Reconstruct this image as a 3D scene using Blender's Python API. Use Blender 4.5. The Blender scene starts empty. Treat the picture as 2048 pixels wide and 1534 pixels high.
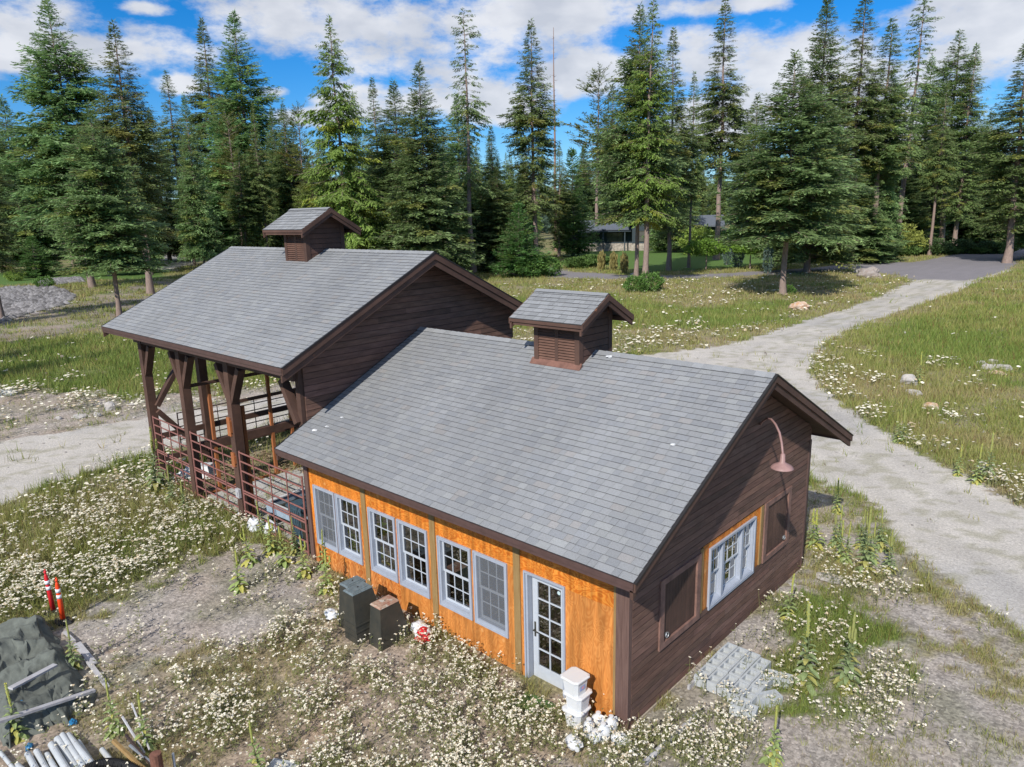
import bpy, math, random
import numpy as np
from mathutils import Vector, Matrix
R = math.radians
scn = bpy.context.scene
C = scn.collection
# ------------------------------------------------------------------ camera
F, PIT, ROL, YAW = 1452.06, 0.2282, -0.0234, -0.7475
CAM = np.array([5.4828, -8.4261, 7.8788])
_fw = np.array([math.sin(YAW)*math.cos(PIT), math.cos(YAW)*math.cos(PIT), -math.sin(PIT)])
_rt = np.array([math.cos(YAW), -math.sin(YAW), 0.]); _up = np.cross(_rt, _fw)
CR = _rt*math.cos(ROL)+_up*math.sin(ROL); CU = -_rt*math.sin(ROL)+_up*math.cos(ROL)
cam_d = bpy.data.cameras.new('camera'); cam = bpy.data.objects.new('camera', cam_d); C.objects.link(cam)
cam_d.sensor_width = 36; cam_d.lens = F/2048*36; cam_d.clip_start = .1; cam_d.clip_end = 20000
cam.matrix_world = Matrix(((CR[0], CU[0], -_fw[0], CAM[0]), (CR[1], CU[1], -_fw[1], CAM[1]), (CR[2], CU[2], -_fw[2], CAM[2]), (0, 0, 0, 1)))
scn.camera = cam
def ray(px, py): return _fw+CR*(px-1024)/F-CU*(py-767)/F
def G(px, py, z=0.):            # a photograph point back to the level ground
    d = ray(px, py); t = (z-CAM[2])/d[2]; p = CAM+t*d
    return float(p[0]), float(p[1])
# ------------------------------------------------------------------ light
EL, AZ = R(37.5), (0.31, -0.95)                 # the sun stands towards +x, -y
_n = math.hypot(*AZ); SUN = Vector((AZ[0]/_n*math.cos(EL), AZ[1]/_n*math.cos(EL), math.sin(EL)))
sd = bpy.data.lights.new('sun', 'SUN'); sd.energy = 4.2; sd.angle = R(.5); sd.color = (1, .955, .88)
so = bpy.data.objects.new('sun', sd); C.objects.link(so); so.rotation_euler = SUN.to_track_quat('Z', 'Y').to_euler()
scn.view_settings.view_transform = 'Standard'; scn.view_settings.look = 'None'
scn.view_settings.exposure = 0.30; scn.view_settings.gamma = 1
world = bpy.data.worlds.new('World'); scn.world = world; world.use_nodes = True
def sky():
    nt = world.node_tree; N = nt.nodes; L = nt.links; N.clear()
    def nd(t, **k):
        n = N.new(t)
        for a, b in k.items(): setattr(n, a, b)
        return n
    def mth(op, a, b=None, c=None, clamp=False):
        n = nd('ShaderNodeMath', operation=op); n.use_clamp = clamp
        for i, v in enumerate((a, b, c)):
            if v is None: continue
            if isinstance(v, (int, float)): n.inputs[i].default_value = v
            else: L.new(v, n.inputs[i])
        return n.outputs[0]
    st = nd('ShaderNodeTexSky', sky_type='NISHITA', sun_disc=False)
    st.sun_elevation = EL; st.sun_rotation = math.atan2(AZ[0], AZ[1]); st.air_density = 1.0; st.dust_density = .35; st.ozone_density = 1.6
    hs = nd('ShaderNodeHueSaturation'); hs.inputs['Saturation'].default_value = 1.26; hs.inputs['Value'].default_value = .98
    tn = nd('ShaderNodeMixRGB', blend_type='MULTIPLY'); tn.inputs[0].default_value = 1; tn.inputs[2].default_value = (.60, .80, 1.10, 1); L.new(st.outputs[0], tn.inputs[1]); L.new(tn.outputs[0], hs.inputs['Color'])
    tc = nd('ShaderNodeTexCoord'); sp = nd('ShaderNodeSeparateXYZ'); L.new(tc.outputs['Generated'], sp.inputs[0])
    az = mth('ARCTAN2', sp.outputs[0], sp.outputs[1]); el = mth('ARCSINE', sp.outputs[2])
    cb = nd('ShaderNodeCombineXYZ'); L.new(az, cb.inputs[0]); L.new(mth('MULTIPLY', el, 1.9), cb.inputs[1])
    no = nd('ShaderNodeTexNoise'); no.inputs['Scale'].default_value = 6.5; no.inputs['Detail'].default_value = 9; no.inputs['Roughness'].default_value = .62
    L.new(cb.outputs[0], no.inputs['Vector'])
    acc = None
    blobs = [(830, 50, 400, 95), (560, 30, 170, 60), (1090, 30, 260, 50), (900, 130, 170, 55), (1180, 150, 260, 55), (760, 205, 120, 42), (1020, 210, 130, 40), (960, 150, 60, 90),
             (215, 95, 215, 48), (60, 40, 130, 45), (20, 100, 70, 30), (350, 165, 45, 22), (545, 182, 34, 12), (1590, 120, 150, 62), (1400, 110, 120, 60), (1930, 110, 220, 120),
             (1420, 14, 150, 20), (1500, 240, 200, 60), (1780, 260, 160, 60), (640, 235, 80, 20), (300, 20, 60, 12), (1750, 110, 90, 45), (-350, 60, 250, 60), (2500, 100, 300, 120),
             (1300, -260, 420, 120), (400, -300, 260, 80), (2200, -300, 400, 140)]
    for bx, by, rx, ry in blobs:
        d = ray(bx, by); d = d/np.linalg.norm(d); a0 = math.atan2(d[0], d[1]); e0 = math.asin(d[2])
        k = math.sqrt(1+((bx-1024)/F)**2)
        u = mth('DIVIDE', mth('SUBTRACT', az, a0), rx/F/k*1.15); v = mth('DIVIDE', mth('SUBTRACT', el, e0), ry/F*1.1)
        s = mth('SUBTRACT', 1.0, mth('ADD', mth('MULTIPLY', u, u), mth('MULTIPLY', v, v)))
        acc = s if acc is None else mth('SMOOTH_MAX', acc, s, .35)
    acc = mth('MAXIMUM', acc, -1.2); acc = mth('MAXIMUM', acc, mth('MINIMUM', mth('MULTIPLY', mth('SUBTRACT', el, .52), 3.0), .8))  # unseen high cloud cover, added to whiten and raise the ambient light
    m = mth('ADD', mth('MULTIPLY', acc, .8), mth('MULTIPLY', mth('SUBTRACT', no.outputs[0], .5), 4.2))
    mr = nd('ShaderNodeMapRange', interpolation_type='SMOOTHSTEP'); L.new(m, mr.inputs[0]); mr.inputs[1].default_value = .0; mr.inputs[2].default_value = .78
    # cloud tone: greyer bellies, white rims
    n2 = nd('ShaderNodeTexNoise'); n2.inputs['Scale'].default_value = 11; n2.inputs['Detail'].default_value = 6; L.new(cb.outputs[0], n2.inputs['Vector'])
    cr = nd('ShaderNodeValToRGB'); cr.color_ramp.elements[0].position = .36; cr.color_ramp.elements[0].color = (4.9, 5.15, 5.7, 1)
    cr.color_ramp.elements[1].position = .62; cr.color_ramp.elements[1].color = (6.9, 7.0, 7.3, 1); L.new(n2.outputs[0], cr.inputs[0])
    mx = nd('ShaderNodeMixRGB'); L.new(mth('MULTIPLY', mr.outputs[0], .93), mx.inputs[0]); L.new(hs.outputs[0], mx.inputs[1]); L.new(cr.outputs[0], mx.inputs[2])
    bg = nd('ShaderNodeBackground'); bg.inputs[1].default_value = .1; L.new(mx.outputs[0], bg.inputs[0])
    out = nd('ShaderNodeOutputWorld'); L.new(bg.outputs[0], out.inputs[0])
sky()
# ------------------------------------------------------------------ helpers
rng = np.random.default_rng(7); random.seed(7)
def tag(o, label=None, cat=None, group=None, kind=None):
    if label: o['label'] = label
    if cat: o['category'] = cat
    if group: o['group'] = group
    if kind: o['kind'] = kind
    return o
def empty(name, loc=(0, 0, 0), label=None, cat=None, group=None, rz=0):
    o = bpy.data.objects.new(name, None); C.objects.link(o); o.location = loc; o.rotation_euler = (0, 0, rz); o.empty_display_size = .1
    return tag(o, label, cat, group)
def hash2(ix, iy, s=0):
    h = (ix*374761393+iy*668265263+s*362437)&0x7fffffff
    h = ((h^(h>>13))*1274126177)&0x7fffffff
    return ((h^(h>>16))&0xffff)/65535.
def vnoise(x, y, s=0):
    x = np.asarray(x, float); y = np.asarray(y, float)
    ix = np.floor(x).astype(np.int64); iy = np.floor(y).astype(np.int64); fx = x-ix; fy = y-iy
    fx = fx*fx*(3-2*fx); fy = fy*fy*(3-2*fy)
    a = hash2(ix, iy, s); b = hash2(ix+1, iy, s); c = hash2(ix, iy+1, s); d = hash2(ix+1, iy+1, s)
    return (a*(1-fx)+b*fx)*(1-fy)+(c*(1-fx)+d*fx)*fy
def fbm(x, y, s=0, o=4):
    t = 0; a = .5; w = 0
    for i in range(o):
        t = t+a*vnoise(np.asarray(x)*2**i, np.asarray(y)*2**i, s+i*17); w += a; a *= .5
    return t/w
def npmesh(name, V, Fc, col=None, mat=None, parent=None, smooth=False):
    """V (n,3), Fc (m,k) equal-sided faces, col (n,3) point colours"""
    me = bpy.data.meshes.new(name); V = np.asarray(V, np.float32); Fc = np.asarray(Fc, np.int32)
    me.vertices.add(len(V)); me.vertices.foreach_set('co', V.ravel())
    me.loops.add(Fc.size); me.loops.foreach_set('vertex_index', Fc.ravel())
    me.polygons.add(len(Fc)); me.polygons.foreach_set('loop_start', np.arange(0, Fc.size, Fc.shape[1], dtype=np.int32))
    if smooth: me.polygons.foreach_set('use_smooth', np.ones(len(Fc), bool))
    me.update(calc_edges=True)
    if col is not None:
        at = me.color_attributes.new('Col', 'FLOAT_COLOR', 'POINT'); c4 = np.ones((len(V), 4), np.float32); c4[:, :3] = col
        at.data.foreach_set('color', c4.ravel())
    if mat: me.materials.append(mat)
    o = bpy.data.objects.new(name, me); C.objects.link(o); o.parent = parent
    return o
class MB:
    def __init__(s, T=None): s.v = []; s.f = []; s.c = []; s.col = (1, 1, 1); s.T = T
    def P(s, p):
        if s.T: p = s.T(*p)
        s.v.append(tuple(map(float, p))); return len(s.v)-1
    def face(s, ids, col=None): s.f.append(tuple(ids)); s.c.append(col or s.col)
    def poly(s, pts, col=None): s.face([s.P(p) for p in pts], col)
    def hexa(s, a, col=None):      # eight points, bottom ring 0-3, top ring 4-7
        i = [s.P(p) for p in a]
        for q in ((3, 2, 1, 0), (4, 5, 6, 7), (0, 1, 5, 4), (1, 2, 6, 5), (2, 3, 7, 6), (3, 0, 4, 7)): s.face([i[k] for k in q], col)
    def box(s, x0, x1, y0, y1, z0, z1, col=None):
        s.hexa([(x0, y0, z0), (x1, y0, z0), (x1, y1, z0), (x0, y1, z0), (x0, y0, z1), (x1, y0, z1), (x1, y1, z1), (x0, y1, z1)], col)
    def beam(s, p, q, w, h, up=(0, 0, 1), col=None):
        p = Vector(p); q = Vector(q); d = (q-p).normalized(); u = Vector(up)
        a = d.cross(u); 
        if a.length < 1e-4: a = d.cross(Vector((0, 1, 0)))
        a.normalize(); b = a.cross(d).normalized(); a = a*w/2; b = b*h/2
        s.hexa([p-a-b, p+a-b, p+a+b, p-a+b, q-a-b, q+a-b, q+a+b, q-a+b], col)
    def tube(s, pts, r, n=8, cap=True, col=None):
        pts = [Vector(p) for p in pts]; rs = r if hasattr(r, '__len__') else [r]*len(pts); rings = []; prev = None
        for i, p in enumerate(pts):
            d = (pts[min(i+1, len(pts)-1)]-pts[max(i-1, 0)]).normalized()
            if prev is None: a = d.orthogonal().normalized()
            else: a = (prev-d*prev.dot(d)).normalized()
            prev = a; b = d.cross(a)
            rings.append([s.P(p+(a*math.cos(2*math.pi*k/n)+b*math.sin(2*math.pi*k/n))*rs[i]) for k in range(n)])
        for i in range(len(rings)-1):
            for k in range(n): s.face((rings[i][k], rings[i][(k+1)%n], rings[i+1][(k+1)%n], rings[i+1][k]), col)
        if cap: s.face(rings[0][::-1], col); s.face(rings[-1], col)
    def lathe(s, c, prof, n=16, col=None, sx=1, sy=1):
        rings = [[s.P((c[0]+r*sx*math.cos(2*math.pi*k/n), c[1]+r*sy*math.sin(2*math.pi*k/n), c[2]+z)) for k in range(n)] for r, z in prof]
        for i in range(len(rings)-1):
            for k in range(n): s.face((rings[i][k], rings[i][(k+1)%n], rings[i+1][(k+1)%n], rings[i+1][k]), col)
        s.face(rings[0][::-1], col); s.face(rings[-1], col)
    def blob(s, c, rx, ry, rz, seed=0, amp=.25, n=12, m=8, col=None, flat=-.35):
        rings = []
        for j in range(m+1):
            t = math.pi*j/m-math.pi/2; row = []
            for k in range(n):
                a = 2*math.pi*k/n; x = math.cos(t)*math.cos(a); y = math.cos(t)*math.sin(a); z = math.sin(t)
                q = 1+amp*(2*float(fbm(x*1.6+seed*3.1+5, y*1.6+z*1.9+seed+9, seed))-1)
                row.append(s.P((c[0]+x*q*rx, c[1]+y*q*ry, c[2]+max(z, flat)*q*rz)))
            rings.append(row)
        for j in range(m):
            for k in range(n): s.face((rings[j][k], rings[j][(k+1)%n], rings[j+1][(k+1)%n], rings[j+1][k]), col)
    def sheet(s, T, u0, u1, v0, v1, d0, d1, holes=(), col=None):
        """a wall in (u, v) between depths d0 (inner) and d1 (outer) with rectangular holes"""
        old = s.T; s.T = T
        us = sorted({u0, u1, *[h[0] for h in holes], *[h[1] for h in holes]}); vs = sorted({v0, v1, *[h[2] for h in holes], *[h[3] for h in holes]})
        for a, b in zip(us, us[1:]):
            for c, d in zip(vs, vs[1:]):
                mu, mv = (a+b)/2, (c+d)/2
                if any(h[0] < mu < h[1] and h[2] < mv < h[3] for h in holes): continue
                for D in (d0, d1): s.poly([(a, c, D), (b, c, D), (b, d, D), (a, d, D)], col)
        for h in list(holes)+[(u0, u1, v0, v1)]:
            a, b, c, d = h
            s.poly([(a, c, d0), (b, c, d0), (b, c, d1), (a, c, d1)], col); s.poly([(a, d, d0), (b, d, d0), (b, d, d1), (a, d, d1)], col)
            s.poly([(a, c, d0), (a, d, d0), (a, d, d1), (a, c, d1)], col); s.poly([(b, c, d0), (b, d, d0), (b, d, d1), (b, c, d1)], col)
        s.T = old
    def build(s, name, mat, parent=None, smooth=False, off=None):
        me = bpy.data.meshes.new(name)
        if off is None and parent is not None:
            r = parent
            while r.parent: r = r.parent
            off = r.location
        off = off or (0, 0, 0)
        me.from_pydata([(a-off[0], b-off[1], c-off[2]) for a, b, c in s.v], [], s.f)
        at = me.color_attributes.new('Col', 'FLOAT_COLOR', 'CORNER')
        buf = []
        for f, c in zip(s.f, s.c): buf += [c[0], c[1], c[2], 1.]*len(f)
        at.data.foreach_set('color', buf)
        if smooth: me.polygons.foreach_set('use_smooth', [True]*len(me.polygons))
        me.materials.append(mat); me.update()
        o = bpy.data.objects.new(name, me); C.objects.link(o); o.parent = parent
        return o
def copy_tree(o, parent=None):
    c = o.copy(); C.objects.link(c); c.parent = parent
    for ch in [x for x in o.children if x is not c]: copy_tree(ch, c)
    return c
# ------------------------------------------------------------------ materials
def mk(name, base, rough=.7, ns=0, amt=.3, c2=None, stretch=(1, 1, 1), bump=0, bscale=None, metal=0, spec=.4, trans=0, det=5, spots=None):
    m = bpy.data.materials.new(name); m.use_nodes = True; nt = m.node_tree; N = nt.nodes; L = nt.links
    b = N['Principled BSDF']; b.inputs['Roughness'].default_value = rough; b.inputs['Metallic'].default_value = metal; b.inputs['Specular IOR Level'].default_value = spec
    at = N.new('ShaderNodeAttribute'); at.attribute_name = 'Col'
    mul = N.new('ShaderNodeMixRGB'); mul.blend_type = 'MULTIPLY'; mul.inputs[0].default_value = 1; L.new(at.outputs[0], mul.inputs[1]); mul.inputs[2].default_value = (*base, 1)
    col = mul.outputs[0]
    if ns:
        tc = N.new('ShaderNodeTexCoord'); mp = N.new('ShaderNodeMapping'); mp.inputs['Scale'].default_value = stretch; L.new(tc.outputs['Object'], mp.inputs[0])
        no = N.new('ShaderNodeTexNoise'); no.inputs['Scale'].default_value = ns; no.inputs['Detail'].default_value = det; no.inputs['Roughness'].default_value = .65; L.new(mp.outputs[0], no.inputs[0])
        mr = N.new('ShaderNodeMapRange'); mr.inputs[1].default_value = .3; mr.inputs[2].default_value = .7; L.new(no.outputs[0], mr.inputs[0])
        if c2 is None:
            mr.inputs[3].default_value = 1-amt; mr.inputs[4].default_value = 1+amt
            m2 = N.new('ShaderNodeVectorMath'); m2.operation = 'SCALE'; L.new(col, m2.inputs[0]); L.new(mr.outputs[0], m2.inputs['Scale']); col = m2.outputs[0]
        else:
            m3 = N.new('ShaderNodeMixRGB'); L.new(mr.outputs[0], m3.inputs[0]); L.new(col, m3.inputs[1])
            m4 = N.new('ShaderNodeMixRGB'); m4.blend_type = 'MULTIPLY'; m4.inputs[0].default_value = 1; L.new(at.outputs[0], m4.inputs[1]); m4.inputs[2].default_value = (*c2, 1)
            L.new(m4.outputs[0], m3.inputs[2]); col = m3.outputs[0]
        if spots:
            sc, th, sc_col = spots
            n5 = N.new('ShaderNodeTexNoise'); n5.inputs['Scale'].default_value = sc; n5.inputs['Detail'].default_value = 4; L.new(mp.outputs[0], n5.inputs[0])
            r5 = N.new('ShaderNodeMapRange'); r5.inputs[1].default_value = th; r5.inputs[2].default_value = th+.05; L.new(n5.outputs[0], r5.inputs[0])
            x5 = N.new('ShaderNodeMixRGB'); L.new(r5.outputs[0], x5.inputs[0]); L.new(col, x5.inputs[1]); x5.inputs[2].default_value = (*sc_col, 1); col = x5.outputs[0]
        if bump:
            nb = N.new('ShaderNodeTexNoise'); nb.inputs['Scale'].default_value = bscale or ns*3; nb.inputs['Detail'].default_value = 4; L.new(mp.outputs[0], nb.inputs[0])
            bp = N.new('ShaderNodeBump'); bp.inputs['Strength'].default_value = bump; bp.inputs['Distance'].default_value = .02; L.new(nb.outputs[0], bp.inputs['Height']); L.new(bp.outputs[0], b.inputs['Normal'])
    L.new(col, b.inputs['Base Color'])
    if trans:
        tr = N.new('ShaderNodeBsdfTranslucent'); L.new(col, tr.inputs[0]); ms = N.new('ShaderNodeMixShader'); ms.inputs[0].default_value = trans
        L.new(b.outputs[0], ms.inputs[1]); L.new(tr.outputs[0], ms.inputs[2]); L.new(ms.outputs[0], N['Material Output'].inputs[0])
    return m
M = {}
M['dark'] = mk('dark_stained_wood', (.086, .046, .033), .75, 5, .35, stretch=(.25, .25, .25), bump=.25, bscale=30, spots=(9, .715, (.20, .085, .045)))
M['siding'] = mk('dark_siding', (.138, .077, .057), .78, 7, .33, stretch=(.9, .35, 2.2), bump=.3, bscale=34, spots=(12, .76, (.2, .1, .07)))
M['shingle'] = mk('asphalt_shingle', (.238, .243, .249), .92, 60, .16, bump=.35, bscale=170, spec=.25, det=3)
M['shutterframe'] = mk('worn_shutter_frame', (.20, .112, .088), .75, 5, .35, stretch=(1, 1, 1), bump=.25, bscale=30, spots=(9, .68, (.22, .11, .07)))
M['postwood'] = mk('streaked_corner_board', (.085, .045, .036), .75, 5, .3, c2=(.165, .10, .082), stretch=(7, 7, .3), bump=.3, bscale=25)
M['edge'] = mk('drip_edge', (.02, .018, .018), .5)
M['metaltrim'] = mk('brown_metal_fascia', (.085, .05, .045), .45, 8, .15)
M['frame'] = mk('grey_window_trim', (.33, .36, .42), .5, 9, .06)
M['white_frame'] = mk('white_sash', (.45, .48, .52), .45, 9, .05)
M['post'] = mk('old_treated_board', (.23, .135, .045), .8, 5, .3, c2=(.30, .20, .085), stretch=(4, 4, .5), bump=.2, bscale=30)
M['orange'] = mk('orange_lumber', (.33, .115, .04), .7, 6, .3, stretch=(3, 3, .5))
M['pipe'] = mk('rusty_red_pipe', (.20, .075, .062), .55, 14, .3, c2=(.27, .13, .11))
M['darkpipe'] = mk('dark_pipe', (.05, .032, .028), .5, 14, .3)
M['black'] = mk('black_plastic', (.028, .03, .026), .5, 5, .25, c2=(.055, .05, .038))
M['blacktop'] = mk('dusty_plastic_lid', (.13, .16, .17), .5, 12, .3)
M['white'] = mk('white_plastic', (.60, .61, .63), .4, 7, .06, c2=(.62, .62, .6))
M['bluebin'] = mk('blue_plastic', (.05, .085, .11), .45, 9, .2)
M['greybin'] = mk('grey_plastic', (.30, .37, .44), .45, 9, .15)
M['bag'] = mk('plastic_bag', (.7, .72, .76), .35, 9, .12)
M['red'] = mk('red_plastic', (.62, .02, .03), .4, 9, .1)
M['redorange'] = mk('orange_plastic', (.85, .07, .015), .4, 9, .1)
M['band'] = mk('reflective_band', (.78, .8, .84), .35, 9, .06)
M['rubber'] = mk('black_rubber', (.02, .02, .021), .8, 9, .3)
M['concrete'] = mk('grey_concrete', (.40, .42, .43), .9, 16, .15, bump=.3, bscale=90)
M['board'] = mk('weathered_board', (.46, .46, .48), .85, 5, .2, c2=(.34, .32, .32), stretch=(1, 1, 1), bump=.2, bscale=40)
M['pvc'] = mk('white_pvc', (.45, .47, .48), .4, 9, .1, spots=(14, .66, (.3, .28, .25)))
M['rust'] = mk('rusty_post', (.17, .075, .05), .85, 9, .35, bump=.3, bscale=30)
M['greencloth'] = mk('green_mat', (.07, .13, .035), .95, 40, .35)
M['foundation'] = mk('dusty_footing', (.38, .32, .25), .95, 9, .25, bump=.3, bscale=40)
M['stone'] = mk('pale_boulder', (.46, .42, .38), .9, 3, .3, c2=(.30, .29, .28), bump=.6, bscale=9)
M['ochre_stone'] = mk('ochre_boulder', (.45, .22, .09), .9, 5, .3, c2=(.5, .46, .4), bump=.6, bscale=9)
M['brownstone'] = mk('brown_grey_boulder', (.24, .19, .165), .9, 3, .3, c2=(.34, .31, .29), bump=.6, bscale=9)
M['river'] = mk('river_stone', (.40, .39, .40), .85, 3, .2)
M['bark'] = mk('bark', (.32, .235, .195), .95, 4, .35, c2=(.19, .14, .12), stretch=(3, 3, .6), bump=.5, bscale=14)
M['lampenamel'] = mk('faded_red_enamel', (.30, .18, .165), .5, 7, .2, spots=(6, .66, (.7, .66, .64)))
M['tarp'] = mk('grey_green_cloth', (.12, .13, .112), .95, 8, .2, bump=.2, bscale=60)
M['blue'] = mk('bright_blue_tarp', (.02, .17, .36), .4, 20, .3)
M['galv'] = mk('galvanised_steel', (.42, .44, .46), .4, 12, .2, metal=.7)
M['insul'] = mk('insulation_bag', (.42, .42, .30), .8, 6, .3, stretch=(2, 2, 2), bump=.5, bscale=7)
M['stud'] = mk('pale_stud', (.42, .27, .13), .8, 5, .2)
M['inside'] = mk('dim_plywood_interior', (.16, .12, .09), .9, 3, .3)
M['housewall'] = mk('dark_teal_siding', (.030, .045, .055), .7, 3, .2)
M['houseroof'] = mk('grey_slate_roof', (.10, .115, .14), .8, 3, .12)
M['fieldstone'] = mk('fieldstone_wall', (.33, .29, .25), .9, 2.2, .5, bump=.8, bscale=3)
M['yellowlabel'] = mk('yellow_label', (.75, .72, .2), .5)
# --- plywood: swirled orange face veneer, bleached towards the ground by weather
def plywood():
    m = bpy.data.materials.new('orange_plywood'); m.use_nodes = True; nt = m.node_tree; N = nt.nodes; L = nt.links; b = N['Principled BSDF']
    b.inputs['Roughness'].default_value = .55; b.inputs['Specular IOR Level'].default_value = .3
    tc = N.new('ShaderNodeTexCoord'); sp = N.new('ShaderNodeSeparateXYZ'); L.new(tc.outputs['Object'], sp.inputs[0])
    def mth(op, a, b_=None):
        n = N.new('ShaderNodeMath'); n.operation = op
        for i, v in enumerate((a, b_)):
            if v is None: continue
            if isinstance(v, (int, float)): n.inputs[i].default_value = v
            else: L.new(v, n.inputs[i])
        return n.outputs[0]
    def grain(sx, sz, dist, sc):
        mp = N.new('ShaderNodeMapping'); mp.inputs['Scale'].default_value = (sx, sx, sz); L.new(tc.outputs['Object'], mp.inputs[0])
        n1 = N.new('ShaderNodeTexNoise'); n1.inputs['Scale'].default_value = 1.6; n1.inputs['Detail'].default_value = 2; n1.inputs['Distortion'].default_value = .8; L.new(mp.outputs[0], n1.inputs[0])
        s = mth('SINE', mth('MULTIPLY', n1.outputs[0], dist)); return mth('ADD', mth('MULTIPLY', s, .5), .5)
    up = mth('GREATER_THAN', sp.outputs[2], 1.93)            # sheet joint: rows laid lengthwise above the windows, upright below
    g1 = grain(1.2, 3.4, 80., 1); g2 = grain(2.4, 1.0, 84., 1)
    mg = N.new('ShaderNodeMixRGB'); L.new(up, mg.inputs[0]); L.new(g2, mg.inputs[1]); L.new(g1, mg.inputs[2])
    r = N.new('ShaderNodeValToRGB'); e = r.color_ramp.elements; e[0].position = 0; e[0].color = (.52, .13, .014, 1); e[1].position = 1; e[1].color = (.70, .26, .042, 1)
    x = e.new(.3); x.color = (.57, .165, .016, 1); L.new(mg.outputs[0], r.inputs[0])
    # bleached lower half with vertical runs
    mp = N.new('ShaderNodeMapping'); mp.inputs['Scale'].default_value = (5, 5, .5); L.new(tc.outputs['Object'], mp.inputs[0])
    n2 = N.new('ShaderNodeTexNoise'); n2.inputs['Scale'].default_value = 1.3; n2.inputs['Detail'].default_value = 5; L.new(mp.outputs[0], n2.inputs[0])
    n3 = N.new('ShaderNodeTexNoise'); n3.inputs['Scale'].default_value = .9; n3.inputs['Detail'].default_value = 3; L.new(tc.outputs['Object'], n3.inputs[0])
    hgt = mth('ADD', mth('ADD', sp.outputs[2], mth('MULTIPLY', mth('SUBTRACT', n2.outputs[0], .5), -1.3)), mth('MULTIPLY', mth('SUBTRACT', n3.outputs[0], .5), -1.0))
    mr = N.new('ShaderNodeMapRange'); mr.inputs[1].default_value = 1.05; mr.inputs[2].default_value = -.15; L.new(hgt, mr.inputs[0])
    pale = N.new('ShaderNodeMixRGB'); L.new(mg.outputs[0], pale.inputs[0]); pale.inputs[1].default_value = (.36, .115, .035, 1); pale.inputs[2].default_value = (.60, .27, .105, 1)
    # the east sheet by the corner post is a paler newer sheet
    east = mth('MULTIPLY', mth('GREATER_THAN', sp.outputs[0], -1.22), mth('SUBTRACT', 1.0, up))
    eg = N.new('ShaderNodeMixRGB'); L.new(mg.outputs[0], eg.inputs[0]); eg.inputs[1].default_value = (.50, .175, .038, 1); eg.inputs[2].default_value = (.60, .24, .06, 1)
    fac = mth('MULTIPLY', mr.outputs[0], .85)
    m1 = N.new('ShaderNodeMixRGB'); L.new(fac, m1.inputs[0]); L.new(r.outputs[0], m1.inputs[1]); L.new(pale.outputs[0], m1.inputs[2])
    m2 = N.new('ShaderNodeMixRGB'); L.new(east, m2.inputs[0]); L.new(m1.outputs[0], m2.inputs[1]); L.new(eg.outputs[0], m2.inputs[2])
    n4 = N.new('ShaderNodeTexNoise'); n4.inputs['Scale'].default_value = 2.2; n4.inputs['Detail'].default_value = 6; L.new(mp.outputs[0], n4.inputs[0])
    m5 = N.new('ShaderNodeMapRange'); m5.inputs[1].default_value = .35; m5.inputs[2].default_value = .65; m5.inputs[3].default_value = .66; m5.inputs[4].default_value = 1.14; L.new(n4.outputs[0], m5.inputs[0])
    m6 = N.new('ShaderNodeVectorMath'); m6.operation = 'SCALE'; L.new(m2.outputs[0], m6.inputs[0]); L.new(m5.outputs[0], m6.inputs['Scale'])
    # knots: pale plugs, brown rims
    vo = N.new('ShaderNodeTexVoronoi'); vo.inputs['Scale'].default_value = 2.3; vo.inputs['Randomness'].default_value = 1; L.new(tc.outputs['Object'], vo.inputs[0])
    k = N.new('ShaderNodeMapRange'); k.inputs[1].default_value = .11; k.inputs[2].default_value = .06; L.new(vo.outputs['Distance'], k.inputs[0])
    m7 = N.new('ShaderNodeMixRGB'); L.new(mth('MULTIPLY', k.outputs[0], .5), m7.inputs[0]); L.new(m6.outputs[0], m7.inputs[1]); m7.inputs[2].default_value = (.72, .38, .14, 1)
    L.new(m7.outputs[0], b.inputs['Base Color'])
    return m
M['ply'] = plywood()
def glass(name, tint, gloss=.5):
    m = bpy.data.materials.new(name); m.use_nodes = True; N = m.node_tree.nodes; L = m.node_tree.links; N.remove(N['Principled BSDF'])
    t = N.new('ShaderNodeBsdfTransparent'); t.inputs[0].default_value = (*tint, 1); g = N.new('ShaderNodeBsdfGlossy'); g.inputs['Roughness'].default_value = .02
    fr = N.new('ShaderNodeFresnel'); fr.inputs[0].default_value = 1.5; mu = N.new('ShaderNodeMath'); mu.operation = 'MULTIPLY_ADD'; mu.inputs[1].default_value = 2.2; mu.inputs[2].default_value = .10; L.new(fr.outputs[0], mu.inputs[0])
    x = N.new('ShaderNodeMixShader'); L.new(mu.outputs[0], x.inputs[0]); L.new(t.outputs[0], x.inputs[1]); L.new(g.outputs[0], x.inputs[2]); L.new(x.outputs[0], N['Material Output'].inputs[0])
    return m
M['glass'] = glass('window_glass', (.55, .6, .58))
def screen():
    m = bpy.data.materials.new('insect_screen'); m.use_nodes = True; N = m.node_tree.nodes; L = m.node_tree.links; b = N['Principled BSDF']
    b.inputs['Base Color'].default_value = (.16, .17, .19, 1); b.inputs['Roughness'].default_value = .8
    t = N.new('ShaderNodeBsdfTransparent'); x = N.new('ShaderNodeMixShader'); x.inputs[0].default_value = .55; L.new(t.outputs[0], x.inputs[1]); L.new(b.outputs[0], x.inputs[2]); L.new(x.outputs[0], N['Material Output'].inputs[0])
    return m
M['screen'] = screen()
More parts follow.
